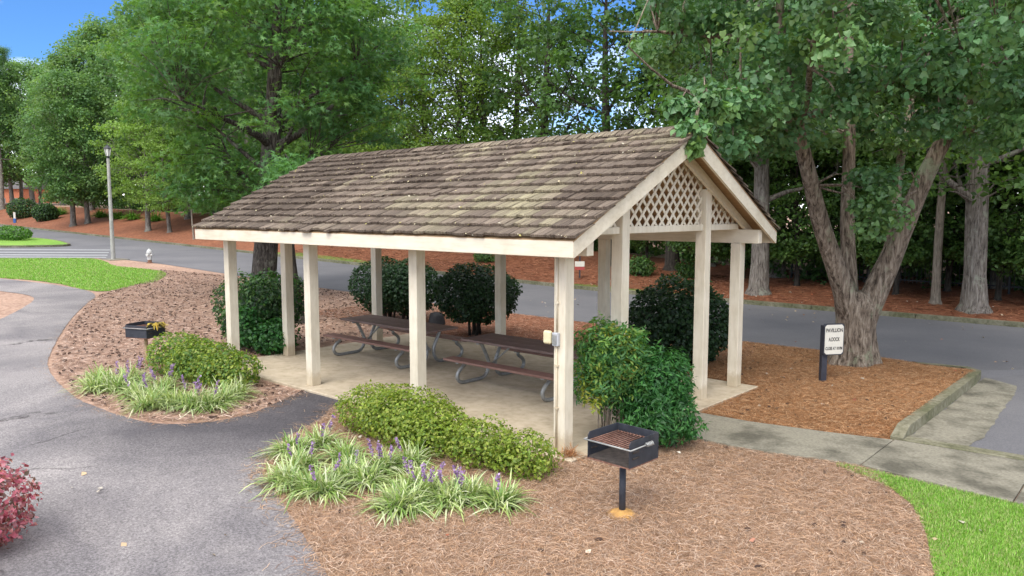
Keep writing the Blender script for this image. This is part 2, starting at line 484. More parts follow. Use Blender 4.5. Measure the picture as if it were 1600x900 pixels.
def clump_leaves(rng, cen, rad, per, size, templ, cols, up=0.6, out=0.6, clump_jit=0.2, droop=0.3):
    """per leaves round each clump centre (n,3) with radii (n,3)"""
    n = len(cen); N = n * per
    d = rng.normal(size=(N, 3)); d /= np.linalg.norm(d, axis=1, keepdims=True)
    rr = rng.random((N, 1)) ** 0.5
    pos = np.repeat(cen, per, 0) + d * rr * np.repeat(rad, per, 0)
    nrm = rng.normal(size=(N, 3)) * 0.55 + d * out + np.array([0, 0, up])
    base = palette(rng, n, cols, clump_jit)
    col = np.repeat(base, per, 0) * 0.6 + palette(rng, N, cols) * 0.4
    sz = size * rng.uniform(0.65, 1.3, N)
    return leaves(rng, pos, nrm, sz, templ, col, droop)

def ribbons(P, W, side, col):
    """P (n,k,3) spines, W (n,k) widths, side (n,3); quads"""
    n, k, _ = P.shape
    A = P - side[:, None, :] * W[:, :, None] / 2
    B = P + side[:, None, :] * W[:, :, None] / 2
    V = np.stack([A, B], 2).reshape(-1, 3)
    base = (np.arange(n) * k * 2)[:, None, None]
    j = np.arange(k - 1)[None, :, None] * 2
    q = np.array([0, 1, 3, 2])[None, None, :]
    Fv = (base + j + q).reshape(-1, 4)
    return V, Fv, np.repeat(col, k * 2, axis=0)

# ------------------------------------------------------------------ terrain
FAR_E, NEAR_E = 16.6, 9.4
def hramp(x):
    d = min(max(-9 - x, 0), 120)
    return 0.022 * d * d / (d + 4.0)
def hbank(x, y):
    e = y - (FAR_E + 0.15)
    if e <= 0:
        return 0.12 * max(0.0, min(1.0, (y - FAR_E) / 0.15))
    s = 0.06 + 0.16 * max(0.0, min(1.0, (-x - 8) / 30))
    return 0.12 + s * min(e, 8.0)
def h0(x, y):
    return hramp(x) + hbank(x, y)
def h(x, y):
    z = hramp(x) + hbank(x, y)
    if 0 < x < 3.06 and 3.4 < y < 9.3:
        z += 0.145 * max(0, min(1, (x - 1.0) / 1.9)) * max(0, min(1, (y - 3.4) / 0.8)) * max(0, min(1, (9.3 - y) / 0.8))
    return z

FWD = Vector((math.cos(PITCH) * math.sin(YAW), math.cos(PITCH) * math.cos(YAW), -math.sin(PITCH)))
RGT = Vector((math.cos(YAW), -math.sin(YAW), 0))
UPV = RGT.cross(FWD)
def at(px, py, dz=0.0):
    """the point of the terrain seen at a pixel of the photograph"""
    d = FWD + RGT * ((px - 800) / FPX) - UPV * ((py - 450) / FPX)
    lo, hi = 1.0, 300.0
    o = Vector((CX, CY, CH))
    for _ in range(50):
        mid = (lo + hi) / 2
        p = o + d * mid
        if p.z - h(p.x, p.y) - dz > 0: lo = mid
        else: hi = mid
    p = o + d * lo
    return Vector((p.x, p.y, h(p.x, p.y)))
def col_at(px, Y):
    """ground point at depth line y=Y under a picture column"""
    d = FWD + RGT * ((px - 800) / FPX)
    x = CX + d.x * (Y - CY) / d.y
    return Vector((x, Y, h(x, Y)))

xs = [-700, -400, -250, -180] + list(np.arange(-140, 34, 1.5)) + [40, 60, 120, 300, 700]
ys = [-500, -200, -80, -40] + list(np.arange(-24, 16, 1.5)) + [16.0, 16.6, 16.75] + list(np.arange(17.5, 25, 1.25)) + [24.75, 28, 34, 45, 70, 120, 300, 700]
ys = sorted(ys)
V = [(x, y, h0(x, y) - 0.001) for y in ys for x in xs]
nx = len(xs)
Fq = [(j * nx + i, j * nx + i + 1, (j + 1) * nx + i + 1, (j + 1) * nx + i) for j in range(len(ys) - 1) for i in range(nx - 1)]
gm = bpy.data.meshes.new('ground'); gm.from_pydata(V, [], Fq)
tag(link('ground', gm, 'ground_old'), kind='structure')

def smooth_poly(pts, n=6, closed=True):
    """Catmull-Rom through the points"""
    P = [Vector((p[0], p[1])) for p in pts]; out = []
    N = len(P)
    for i in range(N if closed else N - 1):
        p0, p1, p2, p3 = P[(i - 1) % N] if closed or i > 0 else P[0], P[i], P[(i + 1) % N], P[(i + 2) % N] if closed or i + 2 < N else P[-1]
        for k in range(n):
            t = k / n
            out.append(0.5 * ((2 * p1) + (p2 - p0) * t + (2 * p0 - 5 * p1 + 4 * p2 - p3) * t * t + (3 * p1 - p0 - 3 * p2 + p3) * t ** 3))
    if not closed: out.append(P[-1])
    return [(p.x, p.y) for p in out]

def jitter(poly, a=0.02, step=0.12):
    """break a clean outline into a slightly ragged one"""
    out = []
    for i, p in enumerate(poly):
        q = poly[(i + 1) % len(poly)]
        L_ = math.hypot(q[0] - p[0], q[1] - p[1]); n = max(1, min(60, int(L_ / step)))
        for k in range(n):
            x = p[0] + (q[0] - p[0]) * k / n; y = p[1] + (q[1] - p[1]) * k / n
            w = noise.noise_vector(Vector((x * 3.1, y * 3.1, 0))) + 0.6 * noise.noise_vector(Vector((x * 9.7, y * 9.7, 4)))
            out.append((x + w.x * a, y + w.y * a))
    return out

def inside(poly, x, y):
    c = False; j = len(poly) - 1
    for i in range(len(poly)):
        (xi, yi), (xj, yj) = poly[i], poly[j]
        if (yi > y) != (yj > y) and x < (xj - xi) * (y - yi) / (yj - yi) + xi: c = not c
        j = i
    return c

def sheet(name, poly, dz, mat, step=1.5, kind='structure', label=None):
    fine_p = []
    for i, p in enumerate(poly):
        q = poly[(i + 1) % len(poly)]
        m_ = max(1, int(math.hypot(q[0] - p[0], q[1] - p[1]) / step))
        fine_p += [(p[0] + (q[0] - p[0]) * k / m_, p[1] + (q[1] - p[1]) * k / m_) for k in range(m_)]
    poly = fine_p
    vs = [Vector(p) for p in poly]
    n = len(vs)
    x0, x1 = min(p[0] for p in poly), max(p[0] for p in poly)
    y0, y1 = min(p[1] for p in poly), max(p[1] for p in poly)
    for gx in np.arange(x0 + step / 2, x1, step):
        for gy in np.arange(y0 + step / 2, y1, step):
            if inside(poly, gx, gy): vs.append(Vector((gx, gy)))
    ov, oe, of, *_ = delaunay_2d_cdt(vs, [], [list(range(n))], 1, 1e-5)
    me = bpy.data.meshes.new(name)
    me.from_pydata([(p.x, p.y, h(p.x, p.y) + dz) for p in ov], [], [tuple(f) for f in of])
    bm = bmesh.new(); bm.from_mesh(me)
    bmesh.ops.recalc_face_normals(bm, faces=bm.faces)
    if sum(f.normal.z for f in bm.faces) < 0: bmesh.ops.reverse_faces(bm, faces=bm.faces)
    bm.to_mesh(me); bm.free()
    return tag(link(name, me, mat), label, kind=kind)

# main road and the side street on the right
road_poly = [(-150, NEAR_E - 1), (-44, NEAR_E - 5.2), (-41, 4.6), (-38.5, 8.3), (-36, 9.1), (-33, NEAR_E), (-20, NEAR_E - .05), (-9, NEAR_E + .3), (-2, 9.5), (0.8, 9.6), (2.0, 9.45), (2.8, 9.0),
             (3.08, 8.6), (3.08, 3.62), (40, 4.9), (60, 5), (60, FAR_E), (-100, FAR_E), (-150, FAR_E + 1)]
sheet('road', road_poly, 0.010, 'road', 3.0)
# left: crossing stripes over the branch road
for k, (pya, pyb) in enumerate(((389.5, 390.8), (393.5, 395.0), (397.5, 399.2), (401.0, 402.4))):
    a = [at(0 - 60, pya), at(172 - k * 2, pya + .8), at(172 - k * 2, pyb + .8), at(0 - 60, pyb)]
    sheet('road_marking', [(p.x, p.y) for p in a], 0.016, 'white_paint', 2.0)
# beds of pine straw
front_bed = smooth_poly([(-4.1, -.27), (-3.6, -1.25), (-3.0, -2.25), (-2.3, -2.9), (-1.74, -3.13), (-.95, -3.41), (.03, -3.76), (.8, -4.1), (3.0, -5.2), (6.5, -5.5), (5.2, -3), (4.45, -.7), (4.0, .7), (3.55, 1.35),
                         (3.03, 1.96), (2.0, 1.72), (1.11, 1.62), (.6, 1.8), (.3, 1.0), (.28, -.2), (-1.5, -.27)], 5)
sheet('pine_straw_bed', jitter(front_bed, 0.03), 0.006, 'ground_front', 0.8)
back_bed = [(-1.2, 5.32), (-1.4, 6.5), (-1.0, 7.8), (-1.6, 9.45), (-9, 9.62), (-14, 9.4), (-14, 5.32)]
sheet('pine_straw_bed', jitter(back_bed, 0.12), 0.011, 'ground_red', 0.6)
right_bed = [(.36, 2.95), (1.2, 3.0), (2.2, 3.2), (2.98, 3.42), (2.98, 8.6), (2.7, 9.0), (1.9, 9.4), (.8, 9.58), (-2, 9.48), (-3, 9.5), (-3, 5.35), (.3, 5.3)]
sheet('pine_straw_bed', jitter(right_bed, 0.03), 0.005, 'ground_orange', 0.5)
sheet('pine_straw_verge', [(-140, 16.75), (-100, 16.75), (30, 16.75), (60, 16.75), (60, 24.7), (-140, 24.7)], 0.008, 'ground_red', 1.25)
sheet('grass_verge', [(-36, 16.8), (-33, 17.4), (-27, 17.3), (-24.5, 16.8)], 0.014, 'moss_lawn', 0.5)
sheet('grass_verge', [(-13.5, 16.8), (-12, 17.2), (-9, 17.15), (-7.5, 16.8)], 0.014, 'moss_lawn', 0.5)
# asphalt footpath
path_poly = ([(-5.5, -.275), (-4.78, -1.58), (-4.78, -2.3), (-5.34, -2.9), (-6.75, -3.09), (-8.29, -3.04), (-10.9, -2.57), (-13.4, -1.67), (-17.1, -.1), (-20.2, 1.4), (-22.0, 2.3), (-24.0, 2.65), (-27.5, 2.24), (-32, 1.0),
              (-40, -2), (-39, -4), (-30, -.6), (-25.5, .43), (-23.4, .75), (-21.6, .25), (-18.4, -1.44), (-14, -4.2), (-9, -7.2), (-2.9, -8.0), (-1.2, -6.6), (1.2, -8), (4, -8), (4, -5.8), (2.4, -5.0), (.8, -4.1), (.03, -3.76), (-.95, -3.41), (-1.74, -3.13),
              (-2.3, -2.9), (-3.0, -2.25), (-3.6, -1.25), (-3.95, -.275)])
path_s = smooth_poly(path_poly[1:-1], 5, closed=False)
path_s = [(-5.5, -.285)] + path_s + [(-3.95, -.285)]
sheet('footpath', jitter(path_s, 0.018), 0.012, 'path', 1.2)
# lawns
lawn_r = smooth_poly([(3.08, 1.9), (3.55, 1.42), (4.0, .75), (4.42, -.55), (4.9, -2.0), (7, -3), (9, -1), (9, 1.2)], 5)
lawn_r = [p for p in lawn_r if p[1] < 2.0]
sheet('lawn', jitter(lawn_r, 0.02), 0.012, 'lawn', 0.6)
lawn_l = smooth_poly([(-23.3, 2.85), (-24.5, 4.8), (-25.5, 6.0), (-29, 7.7), (-33, 7.2), (-36.5, 7.9), (-38.6, 7.6), (-41, 4.4), (-44, 3.6), (-44, -1), (-34, .5), (-28, 2.5)], 5)
sheet('lawn', jitter(lawn_l, 0.12, 0.3), 0.015, 'lawn', 1.0)
isl = smooth_poly([(-49.4, 10.2), (-52, 11.2), (-56, 11.6), (-60, 11.1), (-70, 8.5), (-70, 3), (-56, 4.5), (-50.6, 6.6)], 5)
sheet('traffic_island', isl, 0.13, 'lawn', 1.2)
mb = MB()
for i in range(len(isl)):
    (x0, y0), (x1, y1) = isl[i], isl[(i + 1) % len(isl)]
    mb.bar((x0, y0, h(x0, y0) + .065), (x1, y1, h(x1, y1) + .065), .16, .15)
tag(mb.build('kerb', 'kerb'), kind='structure')
# concrete: pavilion floor, front walk, gutter
L, W, A = 8.3666, 4.8838, 1.2578
tag(MB().box((-L - .3, -.28, -.05), (.34, W + .25, .05)).build('pavilion_floor', 'concrete', bevel=.012), kind='structure')
walk = [(.345, 1.86), (.75, 1.72), (1.4, 1.66), (2.1, 1.76), (3.02, 2.0), (3.02, 3.36), (2.2, 3.14), (1.2, 2.94), (.345, 2.9)]
tag(MB().prism(walk, -.05, .035).build('front_walk', 'concrete_dirty', bevel=.008), kind='structure')
walk2 = [(3.035, 2.0), (4.62, 1.82), (4.62, 3.5), (3.035, 3.37)]
tag(MB().prism(walk2, -.05, .037).build('front_walk', 'concrete_dirty', bevel=.008), kind='structure')
walk3 = [(4.635, 1.82), (12, 1.2), (12, 3.9), (4.635, 3.5)]
tag(MB().prism(walk3, -.05, .036).build('front_walk', 'concrete_dirty', bevel=.008), kind='structure')
gut = jitter([(3.13, 3.64), (3.6, 3.66), (3.85, 3.7), (3.9, 4.6), (3.82, 6.4), (3.78, 7.6), (3.7, 8.35), (3.13, 8.75)], .04, .1)
sheet('gutter_apron', gut, 0.016, 'concrete_dirty', 0.4)
tag(MB().prism([(3.13, 3.40), (12, 3.95), (12, 4.12), (3.13, 3.62)], -.02, .05).build('kerb', 'kerb', bevel=.01), kind='structure')

def sweep_kerb(name, pts, hs, w=.16):
    mb = MB()
    for i in range(len(pts) - 1):
        (x0, y0), (x1, y1) = pts[i], pts[i + 1]
        a, b_ = Vector((x0, y0, 0)), Vector((x1, y1, 0))
        t = (b_ - a).normalized(); n_ = Vector((-t.y, t.x, 0)) * w / 2
        z0, z1 = h(*pts[i]) * 0 + hramp(x0), hramp(x1)
        vs = [a - n_, a + n_, b_ + n_, b_ - n_]
        lo = [Vector((p.x, p.y, (z0, z0, z1, z1)[k] - .05)) for k, p in enumerate(vs)]
        hi = [Vector((p.x, p.y, (z0 + hs[i], z0 + hs[i], z1 + hs[i + 1], z1 + hs[i + 1])[k])) for k, p in enumerate(vs)]
        mb.add(lo + hi, [(0, 3, 2, 1), (4, 5, 6, 7), (0, 1, 5, 4), (1, 2, 6, 5), (2, 3, 7, 6), (3, 0, 4, 7)])
    return tag(mb.build(name, 'kerb'), kind='structure')
sweep_kerb('kerb', [(1.7, 9.42), (2.3, 9.3), (2.75, 9.02), (3.02, 8.6), (3.05, 8.0), (3.05, 5.0)], [.02, .07, .13, .165, .175, .175])
sweep_kerb('kerb', [(3.05, 4.985), (3.05, 3.75), (3.05, 3.42)], [.175, .17, .06])
for x in np.arange(-96, 30, 3.0):
    sweep_kerb('kerb', [(x + .012, 16.67), (x + 2.988, 16.67)], [.14, .14], .2)

# ------------------------------------------------------------------ pavilion
OX, OY, HF, HR = .4624, .4218, 2.557, 4.23
PT = HF                                # top of the posts
pav = empty('pavilion', (-L / 2, W / 2, 0.05))
PO = (-L / 2, W / 2, 0.05)
tag(pav, 'open cream timber picnic pavilion with weathered shake roof and lattice gables', 'pavilion')
def pbox(name, lo, hi, mat='cream', bevel=.006, parent=pav):
    return MB(PO).box(lo, hi).build(name, mat, parent, bevel=bevel)
TA = (HR + .02 - (HF + .224)) / (W / 2 + OY)       # slope of the roof
ALPHA = math.atan(TA)
def roof_z(y):                                     # underside of the deck
    yy = y if y <= W / 2 else W - y
    return HF + .19 + (yy + OY) * TA
HP = .09
corner = [(x, y) for x in (0, -L / 3, -2 * L / 3, -L) for y in (0, W)]
for x, y in corner:
    pbox('post', (x - HP, y - HP, .05), (x + HP, y + HP, PT))
for x in (0, -L):
    for y in (A, W - A):
        pbox('post', (x - HP, y - HP, .05), (x + HP, y + HP, roof_z(y) - .16 if y < W / 2 else roof_z(y) - .16))
for y in (0, W):
    pbox('eave_beam', (-L - .40, y - .07, PT + .002), (.40, y + .07, PT + .235), 'cream_board')
for sx in (-1, 1):
    xg = 0 if sx == 1 else -L
    for ya, yb in ((HP + .002, A - HP - .002), (A + HP + .002, W - A - HP - .002), (W - A + HP + .002, W - HP - .002)):
        pbox('gable_rail', (xg - .045, ya, PT + .238), (xg + .045, yb, PT + .335))
    xr = OX if sx == 1 else -L - OX
    for side in (0, 1):
        def yv(y): return y if side == 0 else W - y
        # rake board
        d = .225
        P0 = [(yv(-OY - .02), HF - .004), (yv(-OY - .02), HF + .205), (yv(W / 2 - .002), HR + .0), (yv(W / 2 - .002), HR - .25)]
        mb = MB(PO)
        mb.add([(xr - .022, y, z) for y, z in P0] + [(xr + .022, y, z) for y, z in P0],
               [(0, 1, 2, 3), (4, 7, 6, 5), (0, 4, 5, 1), (1, 5, 6, 2), (2, 6, 7, 3), (3, 7, 4, 0)])
        mb.build('rake_board', 'cream_board', pav)
        # gable rafter just outside the lattice
        xi = xg + sx * .115
        P1 = [(yv(-OY + .03), HF + .03), (yv(-OY + .03), HF + .17), (yv(W / 2 - .003), HR - .045), (yv(W / 2 - .003), HR - .235)]
        mb = MB(PO)
        mb.add([(xi - .022, y, z) for y, z in P1] + [(xi + .022, y, z) for y, z in P1],
               [(0, 1, 2, 3), (4, 7, 6, 5), (0, 4, 5, 1), (1, 5, 6, 2), (2, 6, 7, 3), (3, 7, 4, 0)])
        mb.build('gable_rafter', 'cream_board', pav)
for y in (-OY - .022, W + OY + .022):
    pbox('fascia_board', (-L - OX - .02, y - .02, HF), (OX + .024, y + .02, HF + .2), 'cream_board')
# rafters under the deck
for k in range(13):
    x = -L + .35 + k * (L - .7) / 12
    for side in (0, 1):
        ya, yb = (-OY + .03, W / 2 - .003) if side == 0 else (W + OY - .03, W / 2 + .003)
        za, zb = roof_z(ya), roof_z(yb)
        mb = MB(PO)
        q = [(ya, za - .13), (ya, za - .004), (yb, zb - .004), (yb, zb - .13)]
        mb.add([(x - .02, y, z) for y, z in q] + [(x + .02, y, z) for y, z in q],
               [(0, 1, 2, 3), (4, 7, 6, 5), (0, 4, 5, 1), (1, 5, 6, 2), (2, 6, 7, 3), (3, 7, 4, 0)])
        mb.build('rafter', 'soffit', pav)
# deck
mb = MB(PO)
for side in (0, 1):
    ya, yb = (-OY - .04, W / 2) if side == 0 else (W + OY + .04, W / 2)
    za = HF + .19 - .04 * TA + .014; zb = roof_z(W / 2) + .014
    q = [(ya, za), (ya, za + .02), (yb, zb + .02), (yb, zb)]
    mb.add([(-L - OX - .026, y, z) for y, z in q] + [(OX + .026, y, z) for y, z in q],
           [(0, 1, 2, 3), (4, 7, 6, 5), (0, 4, 5, 1), (1, 5, 6, 2), (2, 6, 7, 3), (3, 7, 4, 0)])
roof = mb.build('roof', 'soffit', pav)
# lattice in the gables
def tri_clip(p, d, tri):
    """part of the line p+td inside a convex polygon"""
    t0, t1 = -1e9, 1e9
    n_ = len(tri)
    for i in range(n_):
        a, b_ = Vector(tri[i]), Vector(tri[(i + 1) % n_])
        e = b_ - a; nn = Vector((-e.y, e.x))
        den = nn.dot(d); num = nn.dot(p - a)
        if abs(den) < 1e-9:
            if num < 0: return None
            continue
        t = -num / den
        if den > 0: t0 = max(t0, t)
        else: t1 = min(t1, t)
    return (t0, t1) if t1 - t0 > .03 else None
zb = PT + .30
def lat_z(y): return roof_z(y) - .06
gable = [(.02, zb), (W - .02, zb), (W - .02, max(zb + .01, lat_z(W - .02))), (W / 2, lat_z(W / 2)), (.02, max(zb + .01, lat_z(.02)))]
for xg, sx in ((0, 1), (-L, -1)):
    fr = MB(PO)
    fr.box((xg - .055, HP + .01, zb - .012), (xg - .037, W - HP - .01, zb + .03))
    panel = fr.build('lattice_panel', 'cream', pav)
    for k, (dx, ang) in enumerate(((.006, PI / 4), (-.006, 3 * PI / 4))):
        d = Vector((math.cos(ang), math.sin(ang)))
        perp = Vector((-d.y, d.x))
        for i in range(-40, 41):
            p = Vector((W / 2, zb)) + perp * (i * .15)
            tt = tri_clip(p, d, gable)
            if not tt: continue
            a, b_ = p + d * tt[0], p + d * tt[1]
            MB(PO).bar((xg + dx, a.x, a.y), (xg + dx, b_.x, b_.y), .009, .038, up=(0, -d.y, d.x)).build('lattice_slat', 'cream', panel) if False else None
            mbx = MB(PO)
            w2 = perp * .023
            q = [a - w2, b_ - w2, b_ + w2, a + w2]
            mbx.add([(xg + dx - .005, v.x, v.y) for v in q] + [(xg + dx + .005, v.x, v.y) for v in q],
                    [(0, 3, 2, 1), (4, 5, 6, 7), (0, 1, 5, 4), (1, 2, 6, 5), (2, 3, 7, 6), (3, 0, 4, 7)])
            mbx.build('lattice_slat', 'cream', panel)

# shakes
def shake_verts(rr, w=.2, Ls=.43):
    nc = 5
    xs_ = [-w / 2 + w * j / (nc - 1) for j in range(nc)]
    vs = []
    for j, x in enumerate(xs_):
        e = rr.uniform(-.013, .013); th = .032 + rr.uniform(-.006, .008)
        vs += [(x, e, 0), (x, e, th), (x, Ls, .008), (x, Ls, 0)]
    fs = []
    for j in range(nc - 1):
        a, b_ = j * 4, j * 4 + 4
        fs += [(a, b_, b_ + 1, a + 1), (a + 1, b_ + 1, b_ + 2, a + 2)]
    fs += [(0, 1, 2, 3), ((nc - 1) * 4 + 3, (nc - 1) * 4 + 2, (nc - 1) * 4 + 1, (nc - 1) * 4)]
    return vs, fs
rr = random.Random(3)
variants = []
for k in range(12):
    vs, fs = shake_verts(rr)
    me = bpy.data.meshes.new('shingle'); me.from_pydata(vs, [], fs)
    bm = bmesh.new(); bm.from_mesh(me); bmesh.ops.recalc_face_normals(bm, faces=bm.faces); bm.to_mesh(me); bm.free()
    me.materials.append(MATS['shake'])
    variants.append((me, vs, fs))
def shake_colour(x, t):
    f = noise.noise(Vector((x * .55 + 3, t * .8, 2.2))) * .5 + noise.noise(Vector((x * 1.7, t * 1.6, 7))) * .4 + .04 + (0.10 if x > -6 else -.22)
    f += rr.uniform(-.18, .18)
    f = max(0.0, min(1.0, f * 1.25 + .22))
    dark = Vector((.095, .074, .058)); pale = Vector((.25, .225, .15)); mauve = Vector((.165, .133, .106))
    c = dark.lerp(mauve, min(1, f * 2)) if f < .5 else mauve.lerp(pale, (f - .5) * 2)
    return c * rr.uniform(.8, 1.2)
EXPO = .248
SL = (W / 2 + OY + .05) / math.cos(ALPHA)
ncourse = int(SL / EXPO) + 1
pieces = []
for side in (0, 1):
    for i in range(ncourse):
        t = -.035 + i * EXPO + rr.uniform(-.004, .004)
        x = -L - OX - .05 + rr.uniform(-.1, 0)
        sag = .02 * math.sin(i * 1.7)
        while x < OX + .06:
            w = rr.uniform(.11, .27)
            w = min(w, OX + .075 - x)
            if w < .04: break
            length = min(.43, SL - t + .02)
            if length < .12: break
            xc = x + w / 2
            tt = t + rr.uniform(-.02, .02) - (.05 if rr.random() < .02 else 0)
            y = -OY - .04 + tt * math.cos(ALPHA)
            z = HF + .235 + tt * math.sin(ALPHA) + .012
            if side: y = W - y
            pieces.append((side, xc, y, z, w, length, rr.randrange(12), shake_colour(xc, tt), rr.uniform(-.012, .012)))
            x += w + rr.uniform(.003, .009)
def shake_matrix(p):
    side, xc, y, z, w, ln, k, c, yaw = p
    m = Matrix.Translation((xc, y, z + abs(yaw) * .5))
    if side: m = m @ Matrix.Rotation(PI, 4, 'Z')
    return m @ Matrix.Rotation(ALPHA - .085 - abs(yaw) * 2.0, 4, 'X') @ Matrix.Rotation(yaw, 4, 'Z') @ Matrix.Diagonal((w / .2, ln / .43, 1, 1))
camv = Vector((CX, CY, CH))
order = sorted(range(len(pieces)), key=lambda i: (pieces[i][0], (Vector(pieces[i][1:4]) - camv).length))
TP = Matrix.Translation(-Vector(PO))
Vj, Fj, Cj = [], [], []
for rank, i in enumerate(order):
    p = pieces[i]
    me, vs, fs = variants[p[6]]
    M = TP @ shake_matrix(p)
    if rank < 300:
        o = link('shingle', me, None, roof)
        o.matrix_local = M
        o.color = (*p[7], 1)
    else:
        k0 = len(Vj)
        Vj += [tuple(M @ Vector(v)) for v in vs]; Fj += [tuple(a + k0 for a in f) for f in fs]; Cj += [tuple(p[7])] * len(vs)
me = bpy.data.meshes.new('shingles'); me.from_pydata(Vj, [], Fj)
bm = bmesh.new(); bm.from_mesh(me); bmesh.ops.recalc_face_normals(bm, faces=bm.faces); bm.to_mesh(me); bm.free()
a = me.color_attributes.new('Col', 'FLOAT_COLOR', 'POINT')
a.data.foreach_set('color', np.array([(*c, 1) for c in Cj], dtype=np.float32).ravel())
tag(link('shingles', me, 'shake_joined', roof), kind='stuff')
# bits of leaf and twig caught along the butts
rngl = np.random.default_rng(9)
lp_ = []
for _ in range(1100):
    p = pieces[rngl.integers(0, len(pieces))]
    if p[0]: continue
    v = shake_matrix(p) @ Vector((rngl.uniform(-.1, .1), rngl.uniform(-.03, .03) if rngl.random() < .7 else rngl.uniform(0, .25), .03))
    lp_.append(tuple(v - Vector(PO)))
lp_ = np.array(lp_)
Vl, Fl, Cl = leaves(rngl, lp_, rngl.normal(size=lp_.shape) * .4 + np.array([0, -.4, 1]), rngl.uniform(.012, .05, len(lp_)), 'leaf', palette(rngl, len(lp_), [(.42, .36, .24), (.30, .24, .14), (.50, .45, .33), (.38, .33, .10)]), 0)
tag(link('leaf_litter', np_mesh('leaf_litter', Vl, Fl, 3, Cl, 'straw'), None, roof), kind='stuff')
x = -L - OX - .03
zr = HF + .235 + (SL - .035) * math.sin(ALPHA) + .03
while x < OX - .1:
    for side in (0, 1):
        mb = MB()
        wv_ = .15; s_ = -1 if side == 0 else 1
        mb.add([(0, 0, 0), (.36, 0, .022), (.36, s_ * wv_, -wv_ * TA + .022), (0, s_ * wv_, -wv_ * TA), (0, 0, .022), (.36, 0, .04), (.36, s_ * wv_, -wv_ * TA + .04), (0, s_ * wv_, -wv_ * TA + .022)],
               [(0, 3, 2, 1), (4, 5, 6, 7), (0, 1, 5, 4), (1, 2, 6, 5), (2, 3, 7, 6), (3, 0, 4, 7)])
        o = mb.build('ridge_cap', 'shake', roof, loc=(x - PO[0] + rr.uniform(-.01, .01), 0, zr - .05 + rr.uniform(-.006, .01)))
        c = shake_colour(x, 2.6); o.color = (*c, 1)
    x += .24

# electrical fitting on the corner post
el = empty('electrical_box', (-.03, -HP, 1.5))
tag(el, 'grey outlet box with cream cover and conduit on the corner post', 'electrical box')
MB().box((-.045, -.06, -.085), (.045, -.002, .085)).build('outlet_box', 'grey_plastic', el, bevel=.008)
MB().box((-.035, -.072, -.06), (.035, -.061, .06)).build('outlet_cover', 'galvanised', el, bevel=.004)
MB().box((-.185, -.075, -.07), (-.062, -.005, .10)).build('bubble_cover', 'cream_plastic', el, bevel=.02)
MB().tube([(-.062, -.03, 0), (-.046, -.03, 0)], .018, 8).build('nipple', 'galvanised', el)
MB().tube([(0, -.016, -1.44), (0, -.016, -.086)], .013, 8).build('conduit', 'cream', el, smooth=True)
MB().tube([(0, -.016, .086), (0, -.016, 1.04)], .013, 8).build('conduit', 'cream', el, smooth=True)
for z in (-.9, -.35, .45):
    MB().box((-.028, -.032, z), (.028, -.0005, z + .022)).build('clamp', 'cream', el)

# ------------------------------------------------------------------ picnic tables
def picnic_table(x0, x1, y0, label):
    ln = x1 - x0
    t = tag(empty('picnic_table', ((x0 + x1) / 2, y0 + .42, .05)), label, 'picnic table', 'picnic tables under the pavilion')
    hl = ln / 2
    for i in range(3):
        ya = -.42 + i * .282
        MB().box((-hl + random.uniform(-.006, .006), ya, .70), (hl + random.uniform(-.006, .006), ya + .274, .742)).build('plank', 'table_wood', t, bevel=.006)
    for s in (-1, 1):
        yc = s * .74
        MB().box((-hl, yc - .135, .405), (hl, yc + .135, .445)).build('bench', 'bench_wood', t, bevel=.006)
    for xe in (-hl + .38, hl - .38):
        for s in (-1, 1):
            dx = .03 * s
            ctrl = [(.70, .40), (.70, .33), (.80, .26), (.86, .17), (.82, .07), (.70, .03), (.50, .03), (.30, .03), (.16, .06), (.085, .15), (.06, .26), (.08, .36), (.18, .55), (.26, .69)]
            P = smooth_poly(ctrl, 4, closed=False)
            MB().tube([(xe + dx, s * a_, b_) for a_, b_ in P], .033, 10).build('leg', 'galvanised', t, smooth=True)
        MB().box((xe - .03, -.38, .665), (xe + .03, .38, .698)).build('crossbar', 'galvanised', t)
        for s in (-1, 1):
            MB().box((xe + .03 * s - .03, s * .74 - .13, .385), (xe + .03 * s + .03, s * .74 + .13, .403)).build('bracket', 'galvanised', t)
        sg = 1 if xe < 0 else -1
        MB().tube([(xe, 0, .27), (xe + sg * .55, 0, .695)], .018, 8).build('brace', 'galvanised', t, smooth=True)
    return t
picnic_table(-7.85, -5.05, 2.22, 'brown plank picnic table on bent pipe legs beside the ball-clipped shrubs')
picnic_table(-4.0, -1.3, 2.1, 'brown plank picnic table on bent pipe legs beside the post with the outlet box')

